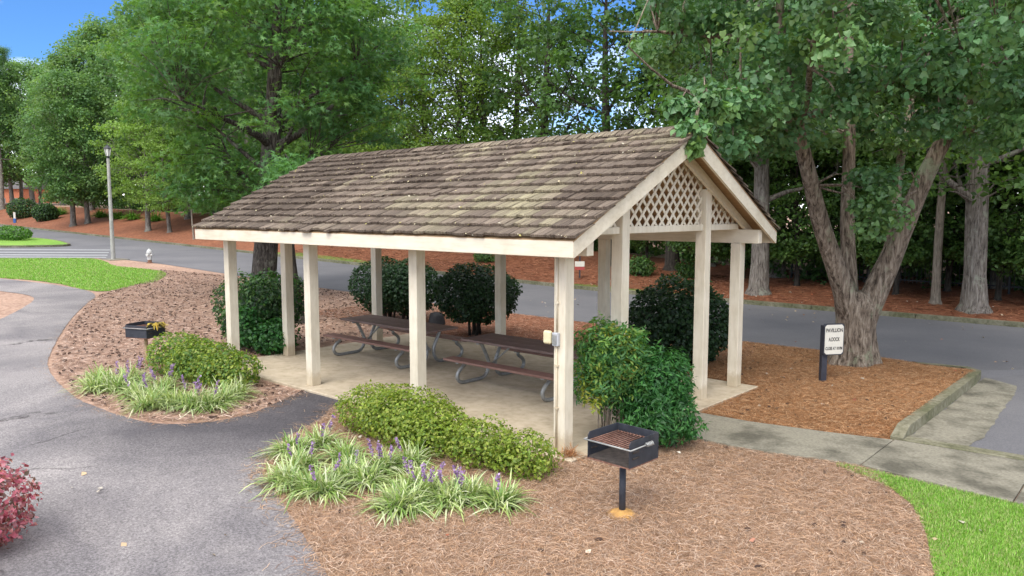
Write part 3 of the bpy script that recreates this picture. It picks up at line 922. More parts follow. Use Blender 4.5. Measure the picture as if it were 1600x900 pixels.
# ------------------------------------------------------------------ grills
def grill(loc, rz, label, post_mat, grate=True, closed=False):
    g = tag(empty('park_grill', loc, rz), label, 'grill', 'park grills on posts')
    zb_, zt = .60, .875
    hx, hy = .26, .25
    b_ = MB()
    b_.box((-hx, -hy, zb_), (hx, hy, zb_ + .012))
    b_.build('firebox_floor', 'rust', g)
    MB().box((-hx, hy - .008, zb_ + .0125), (hx, hy, zt)).build('back_wall', 'black_iron', g, bevel=.002)
    for s in (-1, 1):
        w_ = MB()
        xx = s * hx
        xo = xx - s * .008
        q = [(-hy, zb_ + .0125), (hy - .009, zb_ + .0125), (hy - .009, zt), (-hy + .03, zt - .0), (-hy, zt - .03)]
        w_.add([(xx, y, z) for y, z in q] + [(xo, y, z) for y, z in q], [(0, 1, 2, 3, 4), (9, 8, 7, 6, 5)] + [(i, (i + 1) % 5, 5 + (i + 1) % 5, 5 + i) for i in range(5)])
        sw = w_.build('side_wall', 'black_iron', g)
        for z in (zb_ + .09, zb_ + .15):
            MB().box((xx - .0115, -hy + .05, z), (xx + .0115, -hy + .15, z + .018)).build('slot', 'ash', sw)
    MB().box((-hx + .012, -hy + .01, zb_ + .013), (hx - .012, hy - .012, zb_ + .032)).build('ash_bed', 'ash', g)
    if closed:
        MB().box((-hx + .009, -hy, zb_ + .0125), (hx - .009, -hy + .008, zt - .02)).build('front_wall', 'black_iron', g, bevel=.002)
    zg = zt - .075
    gr = MB().tube([(-hx - .03, -hy - .02, zg), (hx + .03, -hy - .02, zg)], .009, 8).build('grate', 'galvanised', g, smooth=True)
    MB().tube([(-hx + .04, hy - .05, zg), (hx - .04, hy - .05, zg)], .009, 8).build('grate_bar', 'rust', gr, smooth=True)
    for i in range(12):
        x = -hx + .045 + i * (2 * hx - .09) / 11
        MB().tube([(x, -hy - .015, zg + .006), (x, hy - .04, zg + .006)], .007, 6).build('grate_rod', 'rust', gr, smooth=True)
    for s in (-1, 1):
        hd = MB().tube([(s * (hx + .028), -hy - .02, zg), (s * (hx + .032), -.05, zg + .005), (s * (hx + .032), .10, zg + .008)], .008, 8).build('handle', 'galvanised', gr, smooth=True)
    co = []
    for i in range(60):
        a_ = i / 60 * 2 * PI * 5
        co.append((hx + .032 + .017 * math.cos(a_), -.02 + .12 * i / 60, zg + .006 + .017 * math.sin(a_)))
    MB().tube(co, .007, 6).build('coil_grip', 'galvanised', g, smooth=True)
    MB().tube([(0, 0, -.1), (0, 0, zb_ - .035)], .034, 14).build('post', post_mat, g, smooth=True)
    MB().tube([(0, 0, zb_ - .034), (0, 0, zb_ - .001)], [.034, .075], 14).build('collar', 'rust', g, smooth=True)
    return g
g1 = at(972, 805)
grill((g1.x, g1.y, 0), -.05, 'black pedestal grill with a rusty grate beside the purple-flowered liriope', 'black_iron')
mbf = MB(); mbf.lathe([(.17, 0), (.14, .022), (.07, .05), (.045, .06)], n=18)
tag(mbf.build('soil_mound', 'ochre_soil', smooth=True, loc=(g1.x, g1.y, .005)), 'little ochre soil mound round the foot of the near grill post', 'soil')
g2 = at(230, 572)
grill((g2.x, g2.y, g2.z), .42, 'black pedestal grill on tan post with yellow leaves on its rim', 'tan_paint', closed=True)
rng = np.random.default_rng(5)
n = 16
P = np.zeros((n, 4, 3)); az = rng.uniform(-.9, 1.0, n)
for k in range(4):
    t = k / 3
    P[:, k, 0] = np.cos(az) * .30 * t - .06; P[:, k, 1] = np.sin(az) * .30 * t; P[:, k, 2] = .03 + rng.uniform(.02, .16, n) * t - .16 * t * t
sd_ = np.stack([-np.sin(az), np.cos(az), rng.uniform(-.4, .4, n)], 1)
Vv, Ff, Cc = ribbons(P, np.tile(np.array([.02, .045, .04, .008]), (n, 1)), sd_, palette(rng, n, [(.45, .33, .05), (.38, .25, .03), (.2, .15, .03)]))
yl = link('yellow_leaf_spray', np_mesh('yellow_leaf_spray', Vv, Ff, 4, Cc, 'blade'), loc=(g2.x + .2, g2.y + .1, g2.z + .84))
tag(yl, 'spray of dead yellow leaves lying on the tan-post grill', 'leaves')

# ------------------------------------------------------------------ sign, lamp, hydrant and small things
def text_mesh(body, size, offset=0.0):
    cu = bpy.data.curves.new('lettering', 'FONT')
    cu.body = body; cu.size = size; cu.align_x = 'CENTER'; cu.align_y = 'CENTER'
    cu.extrude = .0015; cu.offset = offset
    o = bpy.data.objects.new('lettering', cu); C.objects.link(o)
    bpy.context.view_layer.update()
    me = bpy.data.meshes.new_from_object(o.evaluated_get(bpy.context.evaluated_depsgraph_get()))
    bpy.data.objects.remove(o)
    return me
s0 = at(1285, 597)
sg = tag(empty('notice_sign', (s0.x, s0.y, s0.z), .92), 'small cream pavilion notice sign on a dark post beside the pear tree', 'sign')
MB().box((-.055, -.045, -.1), (.055, .045, 1.05)).build('post', 'sign_dark', sg, bevel=.008)
def chamf(w, hh, c): return [(-w + c, -hh), (w - c, -hh), (w, -hh + c), (w, hh - c), (w - c, hh), (-w + c, hh), (-w, hh - c), (-w, -hh + c)]
def plate(x, z, w, hh, c, y0, y1):
    mb = MB(); q = chamf(w, hh, c)
    mb.add([(x + a_, y0, z + b_) for a_, b_ in q] + [(x + a_, y1, z + b_) for a_, b_ in q], [tuple(range(7, -1, -1)), tuple(range(8, 16))] + [(i, (i + 1) % 8, 8 + (i + 1) % 8, 8 + i) for i in range(8)])
    return mb
bk = plate(.13, .80, .20, .285, .03, -.10, -.047).build('backing_board', 'sign_dark', sg)
fc = plate(.13, .80, .183, .268, .035, -.106, -.1005).build('face_panel', 'sign_white', sg)
for txt, z, sz, ww in (('PAVILLION', .965, .078, .33), ('A.DOCK', .80, .078, .22), ('CLOSE AT 10 PM', .635, .062, .335)):
    me = text_mesh(txt, sz, .0014)
    xsz = [v.co.x for v in me.vertices]; wd = max(xsz) - min(xsz)
    me.materials.clear(); me.materials.append(MATS['ink'])
    o = link('lettering', me, None, fc, (.13, -.1075, z), (PI / 2, 0, 0))
    o.scale = (ww / wd, 1.25, 1)
lp = at(177, 405)
lm = tag(empty('street_lamp', lp), 'tall pale street lamp post with black-capped lantern beside the hydrant', 'street lamp')
MB().tube([(0, 0, -.1), (0, 0, .5), (0, 0, 5.35)], [.11, .105, .075], 8).build('pole', 'lamp_pole', lm)
ln_ = MB().tube([(0, 0, 5.351), (0, 0, 5.44), (0, 0, 5.47)], [.06, .06, .10], 10).build('lantern', 'lamp_black', lm)
MB().tube([(0, 0, 5.471), (0, 0, 5.84)], [.10, .19], 6).build('lantern_glass', 'lamp_glass', ln_)
MB().tube([(0, 0, 5.841), (0, 0, 5.88), (0, 0, 6.0), (0, 0, 6.03), (0, 0, 6.1)], [.23, .22, .09, .03, .01], 6).build('lantern_cap', 'lamp_black', ln_)
for k in range(6):
    a_ = 2 * PI * k / 6
    u_, w_ = math.cos(a_), math.sin(a_)
    MB().bar((u_ * .105, w_ * .105, 5.471), (u_ * .197, w_ * .197, 5.84), .014, .014).build('lantern_bar', 'lamp_black', ln_)
MB().box((-.6, -.5, -.06), (.9, .5, .02)).build('footing', 'concrete_dirty', lm)
hp = at(234, 411)
hy_ = tag(empty('fire_hydrant', hp, .5), 'silver fire hydrant on the straw by the road', 'hydrant')
MB().lathe([(.15, 0), (.15, .03), (.10, .035), (.10, .16)], n=14).build('base', 'hydrant_rust', hy_, smooth=False)
MB().lathe([(.10, .161), (.105, .2), (.105, .50), (.145, .51), (.145, .54)], n=14).build('barrel', 'hydrant_paint', hy_)
MB().lathe([(.13, .541), (.125, .60), (.09, .67), (.035, .71), (.03, .76), (.001, .765)], n=14).build('bonnet', 'hydrant_paint', hy_)
for d_, r_ in (((1, 0), .055), ((-1, 0), .055), ((0, -1), .075)):
    MB().tube([(d_[0] * .09, d_[1] * .09, .42), (d_[0] * .19, d_[1] * .19, .42)], r_, 10).build('nozzle', 'hydrant_paint', hy_)
sp = at(682, 508)
st = MB(); st.tube([(0, 0, -.03), (0, 0, .06), (0, 0, .25), (0, 0, .34), (0, 0, .36)], [.24, .235, .2, .16, .05], 14, lump=lambda i, a_, p: 1 + .06 * math.sin(3 * a_ + i))
tag(st.build('utility_cover', 'stump', smooth=True, loc=sp), 'low black domed utility cover between the two ball-clipped shrubs', 'utility cover')
p_ = at(902, 436)
rs = tag(empty('yard_sign', (p_.x, 18.2, h(p_.x, 18.2)), .6), 'small red and white sign on dark post across the road', 'sign')
MB().box((-.03, -.02, 0), (.03, .02, 1.0)).build('post', 'sign_dark', rs)
MB().box((-.2, -.035, .5), (.2, -.021, .72)).build('white_panel', 'sign_white', rs)
MB().box((-.2, -.035, .36), (.2, -.021, .497)).build('red_panel', 'red_paint', rs)
p_ = col_at(30, 17.6)
rs = tag(empty('marker_post', p_, .9), 'white-topped blue marker post at the far bend of the road', 'marker')
MB().box((-.12, -.1, 0), (.12, .1, .45)).build('box', 'blue_paint', rs)
MB().box((-.1, -.03, .451), (.1, .03, 1.1)).build('panel', 'sign_white', rs)
# house far behind the pines
hp_ = col_at(30, 34)
hs = tag(empty('brick_house', (hp_.x, hp_.y, 2.6), .5), 'orange brick house glimpsed behind the far pines', 'house')
MB().box((-6, -4, 0), (6, 4, 4.2)).build('wall', 'brick', hs)
mb = MB(); mb.add([(-6.4, -4.5, 4.2), (6.4, -4.5, 4.2), (6.4, 4.5, 4.2), (-6.4, 4.5, 4.2), (-6.4, 0, 6.8), (6.4, 0, 6.8)], [(0, 1, 5, 4), (2, 3, 4, 5), (0, 4, 3), (1, 2, 5), (0, 3, 2, 1)])
mb.build('roof', 'roof_grey', hs)
for x in (-4, -1, 2, 4.5):
    w_ = MB().box((x - .55, -4.06, 1.2), (x + .55, -4.003, 2.7)).build('window', 'white_paint', hs)
    MB().box((x - .45, -4.08, 1.3), (x + .45, -4.063, 2.6)).build('pane', 'window_dark', w_)
# black fence at the wood's edge on the right
f0, f1 = Vector((-6, 22.5)), Vector((9, 20.8))
fn = tag(empty('metal_fence', (f0.x, f0.y, h(f0.x, f0.y)), math.atan2(f1.y - f0.y, f1.x - f0.x)), 'low black metal fence along the edge of the dark wood', 'fence')
FL = (f1 - f0).length
for k in range(9):
    MB().box((k * FL / 8 - .03, -.03, -.1), (k * FL / 8 + .03, .03, 1.25)).build('post', 'lamp_black', fn)
for z in (.18, 1.1):
    for k in range(8):
        MB().box((k * FL / 8 + .032, -.015, z), ((k + 1) * FL / 8 - .032, .015, z + .04)).build('rail', 'lamp_black', fn)
pk = MB().box((-.008, -.008, .1), (.008, .008, 1.2)).mesh('picket'); pk.materials.append(MATS['lamp_black'])
for k in range(8):
    for j in range(1, 14):
        link('picket', pk, None, fn, (k * FL / 8 + j * FL / 8 / 14, -.025, 0))

# ------------------------------------------------------------------ trees
GREEN = [(.08, .165, .032), (.10, .20, .042), (.135, .235, .045), (.055, .125, .03)]
GUM = [(.07, .18, .05), (.09, .215, .065), (.13, .27, .06), (.05, .13, .045)]
YGREEN = [(.11, .20, .02), (.16, .25, .03), (.085, .17, .02), (.21, .28, .045)]
DARK = [(.06, .13, .035), (.08, .165, .042), (.11, .20, .05), (.045, .10, .03)]
PEAR = [(.085, .20, .075), (.11, .24, .095), (.06, .15, .055), (.15, .29, .12), (.17, .27, .07)]
PINE = [(.08, .17, .05), (.11, .21, .065), (.06, .13, .04)]
FARG = [(.11, .22, .075), (.145, .27, .09), (.085, .18, .065), (.19, .30, .08)]

def limb_path(rg, p, d, ln, n=6, lift=.25, wob=.12):
    pts = [Vector(p)]; d = Vector(d).normalized()
    for i in range(n):
        d = (d + Vector((rg.gauss(0, wob), rg.gauss(0, wob), rg.gauss(0, wob) + lift / n))).normalized()
        pts.append(pts[-1] + d * ln / n)
    return pts

def make_tree(seed, H, r0, cb, cr, nlimb, nclump, per, leaf, templ, cols, crad=(.8, .8, .55), flare=1.5, lean=(0, 0), up=.6, shape='round', nside=12, mat='leaf', keep=None):
    """returns (trunk mesh builder, crown mesh); tree stands at the origin"""
    rg = random.Random(seed); rng = np.random.default_rng(seed)
    tb = MB(); nodes = []
    n = 14; tp = []
    for i in range(n + 1):
        t = i / n
        tp.append(Vector((lean[0] * t + .12 * math.sin(t * 5 + seed), lean[1] * t + .12 * math.cos(t * 4 + seed * 2), H * .93 * t)) - (Vector((.12 * math.sin(seed), .12 * math.cos(seed * 2), 0))))
    tp.insert(0, Vector((tp[0].x, tp[0].y, -.25))); tp.insert(2, tp[1].lerp(tp[2], .22))
    rad = [r0 * flare * 1.1, r0 * flare, r0 * 1.1] + [max(.02, r0 * (1 - (i / n) ** 1.5 * .93)) for i in range(1, n + 1)]
    tb.tube(tp, rad, nside, lump=lambda i, a_, p: 1 + .07 * math.sin(a_ * 5 + seed) + (.10 * math.sin(a_ * 4 + seed) if i < 3 else 0) + .05 * math.sin(a_ * 2 + p.z * 1.3))
    for i, p in enumerate(tp):
        if p.z > cb * .8: nodes.append((p, rad[i]))
    def env(z):
        u = max(0, min(1, (z - cb) / (H - cb)))
        if shape == 'round': return cr * max(.05, math.sin(PI * (u * .86 + .12)) ** .6)
        if shape == 'pine': return cr * (1 - u * .75) * (.55 + .45 * math.sin(u * 19 + seed))
        return cr * (1 - u) ** .6 * (.35 + .65 * min(1, u * 5))
    for k in range(nlimb):
        z = cb * .85 + (H * .85 - cb * .85) * (k + rg.random()) / nlimb
        t = z / (H * .93) * n
        i = min(len(tp) - 2, 2 + int(t))
        base = tp[i].copy()
        az = k * 2.4 + rg.uniform(-.5, .5)
        ln = env(max(cb + .1 * (H - cb), z + .5)) * rg.uniform(.7, .95)
        d = Vector((math.cos(az), math.sin(az), .55 if shape != 'pine' else .05))
        pts = limb_path(rg, base, d, ln, 6, .35 if shape != 'pine' else .1)
        rb = rad[i] * rg.uniform(.3, .5)
        rs_ = [max(.012, rb * (1 - j / 6 * .85)) for j in range(7)]
        tb.tube(pts, rs_, 7, cap=False)
        nodes += [(p, r_) for p, r_ in zip(pts[2:], rs_[2:])]
    cen = []
    for k in range(nclump):
        z = cb + (H - cb) * rg.random() ** .95
        R_ = env(z) * math.sqrt(rg.uniform(.15, 1)); az = rg.uniform(0, 2 * PI)
        fx = lean[0] * z / H; fy = lean[1] * z / H
        c = Vector((fx + R_ * math.cos(az), fy + R_ * math.sin(az), z))
        if keep and not keep(c): continue
        cen.append(c)
        q, rq = min(nodes, key=lambda a_: (a_[0] - c).length + (1.5 if a_[0].z > c.z else 0))
        mid = q.lerp(c, .5) + Vector((rg.uniform(-.15, .15), rg.uniform(-.15, .15), rg.uniform(0, .25)))
        tb.tube([q, mid, c], [min(.035, rq * .6), .02, .008], 4, cap=False)
    cen = np.array([tuple(c) for c in cen])
    rd = np.array(crad)[None] * rng.uniform(.6, 1.25, (len(cen), 1))
    Vv, Ff, Cc = clump_leaves(rng, cen, rd, per, leaf, templ, cols, up=up)
    return tb, np_mesh('crown', Vv, Ff, 3, Cc, mat)

VAR = {}
def variant(key, bark, **kw):
    tb, cm = make_tree(**kw)
    tm = tb.mesh('trunk', smooth=True); tm.materials.append(MATS[bark])
    VAR[key] = (tm, cm)
variant('green', 'bark_grey', seed=1, H=14, r0=.26, cb=4.2, cr=4.0, nlimb=16, nclump=200, per=75, leaf=.19, templ='leaf', cols=GREEN, crad=(.95, .95, .6))
variant('green2', 'bark_grey', seed=2, H=15, r0=.30, cb=3.4, cr=4.4, nlimb=18, nclump=220, per=75, leaf=.19, templ='leaf', cols=GREEN + YGREEN[:1], crad=(1.0, 1.0, .55))
variant('yellow', 'bark_dark', seed=3, H=13, r0=.20, cb=3.4, cr=4.2, nlimb=18, nclump=210, per=60, leaf=.17, templ='leaf', cols=YGREEN + GREEN[1:3], crad=(1.1, 1.1, .4))
variant('dark', 'bark_dark', seed=4, H=15, r0=.28, cb=4.0, cr=4.2, nlimb=18, nclump=125, per=58, leaf=.19, templ='wide', cols=DARK + GREEN[:1], crad=(.8, .8, .6))
variant('understory', 'bark_dark', seed=5, H=8, r0=.11, cb=1.2, cr=2.8, nlimb=16, nclump=170, per=60, leaf=.17, templ='leaf', cols=DARK + GREEN[:3], crad=(.8, .8, .35), shape='cone')
variant('pine', 'bark_grey', seed=6, H=19, r0=.24, cb=8.5, cr=3.2, nlimb=22, nclump=130, per=130, leaf=.34, templ='needle', cols=PINE, crad=(.75, .75, .5), shape='pine')
variant('far_round', 'bark_grey', seed=7, H=14.5, r0=.24, cb=2.6, cr=4.6, nlimb=18, nclump=260, per=85, leaf=.24, templ='leaf', cols=FARG, crad=(1.0, 1.0, .75))
variant('bright_small', 'bark_grey', seed=8, H=8.5, r0=.17, cb=1.9, cr=3.0, nlimb=18, nclump=170, per=75, leaf=.16, templ='leaf', cols=[(.19, .31, .06), (.25, .37, .085), (.14, .25, .05)], crad=(.9, .9, .3))
variant('thin', 'bark_pale', seed=9, H=11, r0=.13, cb=4.5, cr=2.3, nlimb=12, nclump=80, per=60, leaf=.17, templ='leaf', cols=GREEN, crad=(.8, .8, .4))

def place(key, loc, s, rz, label, group=None, sxy=None, name='tree'):
    tm, cm = VAR[key]
    r_ = empty(name, loc, rz)
    r_.scale = ((sxy or s), (sxy or s), s)
    tag(r_, label, 'tree', group)
    link('trunk', tm, None, r_); link('crown', cm, None, r_)
    return r_

rt = random.Random(11)
G1 = 'trees beyond the road'
for px, Y, key, s, lab in ((500, 25, 'green2', 1.0, 'broad green tree set back on the far bank behind the sweetgum'), (536, 22.3, 'green', .95, 'narrower green tree on the far bank between sweetgum and yellow-green trees'),
                           (590, 27, 'yellow', 1.05, 'yellow-green tree set well back from the road next to the narrow green tree'), (628, 22, 'yellow', 1.0, 'yellow-green tree near the far kerb next to the narrow green tree'),
                           (668, 24, 'yellow', 1.12, 'tallest yellow-green tree, in the middle of its row behind the ridge'), (716, 21.5, 'yellow', 1.05, 'yellow-green tree closest to the far kerb behind the ridge'),
                           (760, 23, 'yellow', 1.1, 'yellow-green tree adjoining the dark sparse trees behind the ridge'), (805, 28, 'dark', 1.0, 'dark sparse-leaved tree set well back beside the yellow-green row'),
                           (850, 23, 'dark', .95, 'dark sparse-leaved tree with blue sky gaps next to the yellow-green row'), (948, 21.5, 'dark', .95, 'dark upright thin-crowned tree with sky showing on both sides'),
                           (1050, 22, 'dark', 1.05, 'dark sparse-leaved tree behind the gable peak and the pear branches')):
    place(key, col_at(px, Y), s * rt.uniform(.94, 1.06), rt.uniform(0, 6.28), lab, G1)
place('green', at(1185, 460), 1.15, .4, 'stout grey-trunked tree by the kerb just right of the gable')
place('green2', at(1522, 487), 1.05, 1.9, 'stout straight-trunked tree by the kerb right of the pear tree')
place('thin', at(1462, 475), 1.0, 2.0, 'slender pale-trunked tree between pear tree and stout straight trunk')
for px, Y, s in ((1105, 24, 1.0), (1215, 22.5, .95), (1290, 24, 1.05), (1365, 22.5, 1.0), (1430, 25, 1.1), (1560, 23, 1.0), (1640, 21, 1.0), (1720, 24, 1.1), (1150, 30, 1.1), (1330, 31, 1.1), (1500, 32, 1.15)):
    place('green' if px % 2 else 'green2', col_at(px, Y), s, rt.uniform(0, 6.28), 'deep green woodland tree behind the kerbside trees right of the gable', 'woodland trees on the right')
for px, Y, s in ((1100, 20.2, .8), (1160, 21.5, .8), (1245, 20.5, .85), (1320, 21, .8), (1400, 20, .75), (1480, 21.5, .9), (1560, 20.2, .8), (1630, 19.6, .85), (1010, 23, .7), (900, 24, .6), (820, 24.5, .6), (560, 25.5, .75), (610, 25.5, .7), (480, 24, .8), (700, 26, .6)):
    place('understory', col_at(px, Y), s, rt.uniform(0, 6.28), 'low dark understory tree at the edge of the wood', 'understory trees')
# the line of trees down the road to the left
G2 = 'rounded trees along the far bank'
for px, Y, s in ((60, 26, 1.0), (105, 28, 1.05), (150, 24, .95), (185, 27, 1.1), (215, 30, 1.15), (262, 27, 1.15), (300, 23, 1.0), (345, 26, 1.1), (395, 23, 1.0), (440, 27, 1.1), (-10, 24, 1.0), (-40, 20, 1.1)):
    place('far_round', col_at(px, Y), s * 1.2 * rt.uniform(.95, 1.05), rt.uniform(0, 6.28), 'full rounded pale-green tree in the row along the far bank', G2)
for px, Y, s, lab in ((120, 18.3, .95, 'kerbside tree of the close pair on the straw bank by the round dark shrub'), (143, 19.4, .9, 'tree set higher up the bank in the close pair near the lamp')):
    place('far_round', col_at(px, Y), s, rt.uniform(0, 6.28), lab, 'pair of trees on the bank')
for px, Y, s in ((12, 22, 1.0), (28, 24, 1.05), (42, 27, 1.0), (72, 30, .95)):
    place('pine', col_at(px, Y), s, rt.uniform(0, 6.28), 'tall pine with high open crown at the far bend', 'pines at the far bend', name='pine_tree')
place('bright_small', at(232, 361), 1.2, .3, 'small bright lime-green tree on the bank behind the lamp')
place('bright_small', at(265, 363), .92, 2.3, 'pale-trunked small green tree next to the lime-green one on the bank')
place('thin', at(303, 374), .5, 1.0, 'thin crooked sapling on the bank near the roof corner')

# sweetgum behind the pavilion's left end
gb = at(411, 462)
FH = Vector((math.sin(YAW), math.cos(YAW), 0))
def gum_keep(c):
    r_, f_ = c.dot(RGT), c.dot(FH)
    if r_ < -2.3 - max(0, (c.z - 5.5)) * 1.3 and c.z < 8.0: return False      # open to the left under the high limbs
    return not (4.3 < c.z < 7.0 and f_ < .6 and -.75 < r_ - .09 * c.z < .95)      # bare stretch of trunk
tb, cm = make_tree(keep=gum_keep, seed=21, H=13, r0=.43, cb=3.1, cr=4.9, nlimb=26, nclump=640, per=75, leaf=.18, templ='star', cols=GUM + YGREEN[:1], crad=(.95, .95, .40), lean=(.75, .65), flare=1.35, nside=20, up=.7)
gum = tag(empty('sweetgum_tree', gb), 'big dark-trunked sweetgum with star leaves behind the pavilion roof', 'tree')
tm = tb.mesh('trunk', smooth=True); tm.materials.append(MATS['bark_gum']); link('trunk', tm, None, gum)
link('crown', cm, None, gum)
tb, cm = make_tree(seed=22, H=4.6, r0=.12, cb=3.2, cr=.9, nlimb=6, nclump=16, per=60, leaf=.16, templ='star', cols=GUM, crad=(.8, .8, .35), nside=10)
t3 = tag(empty('slender_tree', at(470, 506)), 'slender dark-trunked tree between the left posts of the pavilion', 'tree')
tm = tb.mesh('trunk', smooth=True); tm.materials.append(MATS['bark_dark']); link('trunk', tm, None, t3); link('crown', cm, None, t3)

# pear tree with forked trunk
pb = at(1332, 569)
pear = tag(empty('pear_tree', pb), 'big pear tree with forked lichen-grey trunk beside the sign', 'tree')
def pw(r_, z, f=0.0):
    v = RGT * r_ + Vector((math.sin(YAW), math.cos(YAW), 0)) * f
    return Vector((v.x, v.y, z))
rg = random.Random(31); rng = np.random.default_rng(31)
tb = MB(); nodes = []; tips = []
def fine(pts, rad, n=6):
    P = [Vector(p) for p in pts]; out, ro = [], []
    for i in range(len(P) - 1):
        p0, p1, p2, p3 = P[max(i - 1, 0)], P[i], P[i + 1], P[min(i + 2, len(P) - 1)]
        for k in range(n):
            t = k / n
            out.append(0.5 * ((2 * p1) + (p2 - p0) * t + (2 * p0 - 5 * p1 + 4 * p2 - p3) * t * t + (3 * p1 - p0 - 3 * p2 + p3) * t ** 3))
            ro.append(rad[i] * (1 - t) + rad[i + 1] * t)
    return out + [P[-1]], ro + [rad[-1]]
def bark_lump(amp, fl=0.0):
    def f(i, a_, p):
        w = noise.noise(Vector((math.cos(a_) * 3.2, math.sin(a_) * 3.2, p.z * .9)))
        w2 = noise.noise(Vector((math.cos(a_) * 9, math.sin(a_) * 9, p.z * 2.6)))
        low = max(0, 1 - p.z / .7)
        return 1 + amp * w + amp * .7 * w2 + fl * low * (.12 + .14 * math.sin(a_ * 5 + 1))
    return f
tr_p, tr_r = fine([pw(0, -.2), pw(0, 0), pw(.01, .35), pw(.02, .8), pw(.03, 1.2), pw(.03, 1.5)], [.52, .46, .39, .38, .41, .28], 8)
tb.tube(tr_p, tr_r, 40, lump=bark_lump(.10, 1.0))
limbs = [([pw(-.10, .95, -.05), pw(-.38, 1.65, -.2), pw(-.90, 2.8, -.4), pw(-1.35, 3.95, -.7), pw(-1.70, 4.75, -1.0), pw(-2.1, 6.0, -1.3), pw(-2.3, 7.8, -1.5)], [.27, .23, .18, .155, .14, .10, .04]),
         ([pw(-.02, 1.1, .12), pw(-.05, 1.9, .25), pw(-.06, 3.0, .4), pw(-.05, 4.7, .5), pw(-.1, 6.5, .6), pw(0, 9, .6)], [.2, .17, .15, .13, .10, .03]),
         ([pw(.16, .95, -.02), pw(.38, 1.65, -.15), pw(.68, 2.6, -.3), pw(.98, 3.7, -.5), pw(1.3, 4.6, -.7), pw(1.8, 5.8, -1.0), pw(2.6, 7.4, -1.3)], [.30, .26, .21, .185, .16, .11, .04]),
         ([pw(.30, 1.2, .15), pw(.75, 2.0, .4), pw(1.0, 2.9, .6), pw(1.2, 3.9, .9), pw(1.6, 5.2, 1.4), pw(2.2, 7.0, 2.0)], [.16, .13, .11, .10, .08, .03])]
for pts, rad in limbs:
    P, R_ = fine(pts, [a_ * .9 for a_ in rad], 6)
    tb.tube(P, R_, 22, lump=bark_lump(.09))
    nodes += [(p, r_) for p, r_ in zip(P, R_) if p.z > 3.4]
for base_i, d, ln in ((0, (-1.0, -.9, .12), 4.2), (0, (-.2, -1, .25), 3.8), (2, (.9, -.9, .2), 4.0), (2, (.2, -1, .15), 4.2), (3, (1, .2, .3), 3.5), (1, (-.4, .8, .3), 3.2), (0, (-1, .4, .3), 3.2), (2, (1.2, -.2, .15), 3.6), (0, (.5, -1, .3), 3.4)):
    pts, rad = limbs[base_i]
    i = rg.choice((-3, -2))
    dv = pw(d[0], 0, d[1]); dv.z = d[2]
    P = limb_path(rg, pts[i], dv, ln, 7, .05)
    R_ = [max(.012, .08 * (1 - j / 7.5)) for j in range(8)]
    tb.tube(P, R_, 8, cap=False)
    nodes += list(zip(P[1:], R_[1:])); tips.append(P)
cen = [p + Vector((rg.uniform(-.3, .3), rg.uniform(-.3, .3), rg.uniform(-.1, .3))) for P in tips for p in P[3:] if p.z < 9 and p.dot(RGT) > -3.9]
n_tip = len(cen)
for k in range(300):
    az = rg.uniform(0, 2 * PI); z = 4.5 + 4.0 * rg.random()
    R_ = 5.0 * math.sin(PI * min(1, (z - 3.6) / 7.5)) ** .5 * math.sqrt(rg.uniform(.12, 1))
    cen.append(pw(R_ * math.cos(az) + .2, z, R_ * math.sin(az) - .6))
# low sprays: over the gable peak, on the fork and to the right
for r_, z, f in ((-4.55, 4.62, -4.0), (-4.3, 4.55, -4.05), (-4.1, 4.72, -4.0), (-3.85, 4.55, -3.9), (-4.42, 3.98, -4.45), (-4.4, 4.25, -4.4), (-4.0, 4.9, -3.7), (-3.6, 4.8, -3.5), (-3.55, 4.55, -3.3), (-3.25, 4.75, -3.2), (-2.95, 4.6, -3.0), (-3.5, 4.15, -3.3), (-2.6, 4.9, -2.6), (-3.0, 5.2, -2.9), (-2.2, 5.0, -2.0), (-.45, 3.75, -1.2), (-.2, 3.45, -1.3), (-.5, 3.2, -1.3), (0.05, 3.05, -1.2), (-.25, 2.85, -1.25), (.1, 3.7, -1.0),
                 (1.9, 4.6, -1.5), (2.3, 4.9, -1.8), (1.6, 4.35, -1.6), (2.7, 4.75, -1.6), (2.0, 5.1, -1.9), (1.3, 4.9, -2.1), (2.6, 5.3, -2.2), (1.4, 5.4, -2.6), (.6, 5.2, -2.6), (-.6, 5.3, -2.8), (-1.4, 5.1, -2.4)):
    cen.append(pw(r_, z, f))
P, R_ = fine([pw(-1.7, 4.75, -1.0), pw(-2.6, 5.1, -2.0), pw(-3.5, 5.0, -3.1), pw(-4.2, 4.75, -3.9)], [.07, .05, .035, .015], 4)
tb.tube(P, R_, 8, cap=False); nodes += list(zip(P[1:], R_[1:]))
for c in cen:
    q, rq = min(nodes, key=lambda a_: (a_[0] - c).length)
    mid = q.lerp(c, .55) + Vector((rg.uniform(-.12, .12), rg.uniform(-.12, .12), rg.uniform(.05, .3)))
    tb.tube([q, mid, c], [min(.03, rq * .6), .016, .006], 5, cap=False)
cen_n = np.array([tuple(c) for c in cen])
rd = np.array([[.62, .62, .42]]) * rng.uniform(.6, 1.15, (len(cen), 1))
rd[n_tip + 300:] *= .75; rd[n_tip + 300:n_tip + 308] *= .6; rd[:n_tip] *= .8
Vv, Ff, Cc = clump_leaves(rng, cen_n, rd, 165, .10, 'heart', PEAR, up=.45, out=.7, droop=.8)
tm = tb.mesh('trunk', smooth=True); tm.materials.append(MATS['bark_pear']); link('trunk', tm, None, pear)
link('crown', np_mesh('crown', Vv, Ff, 3, Cc, 'leaf_glossy'), None, pear)

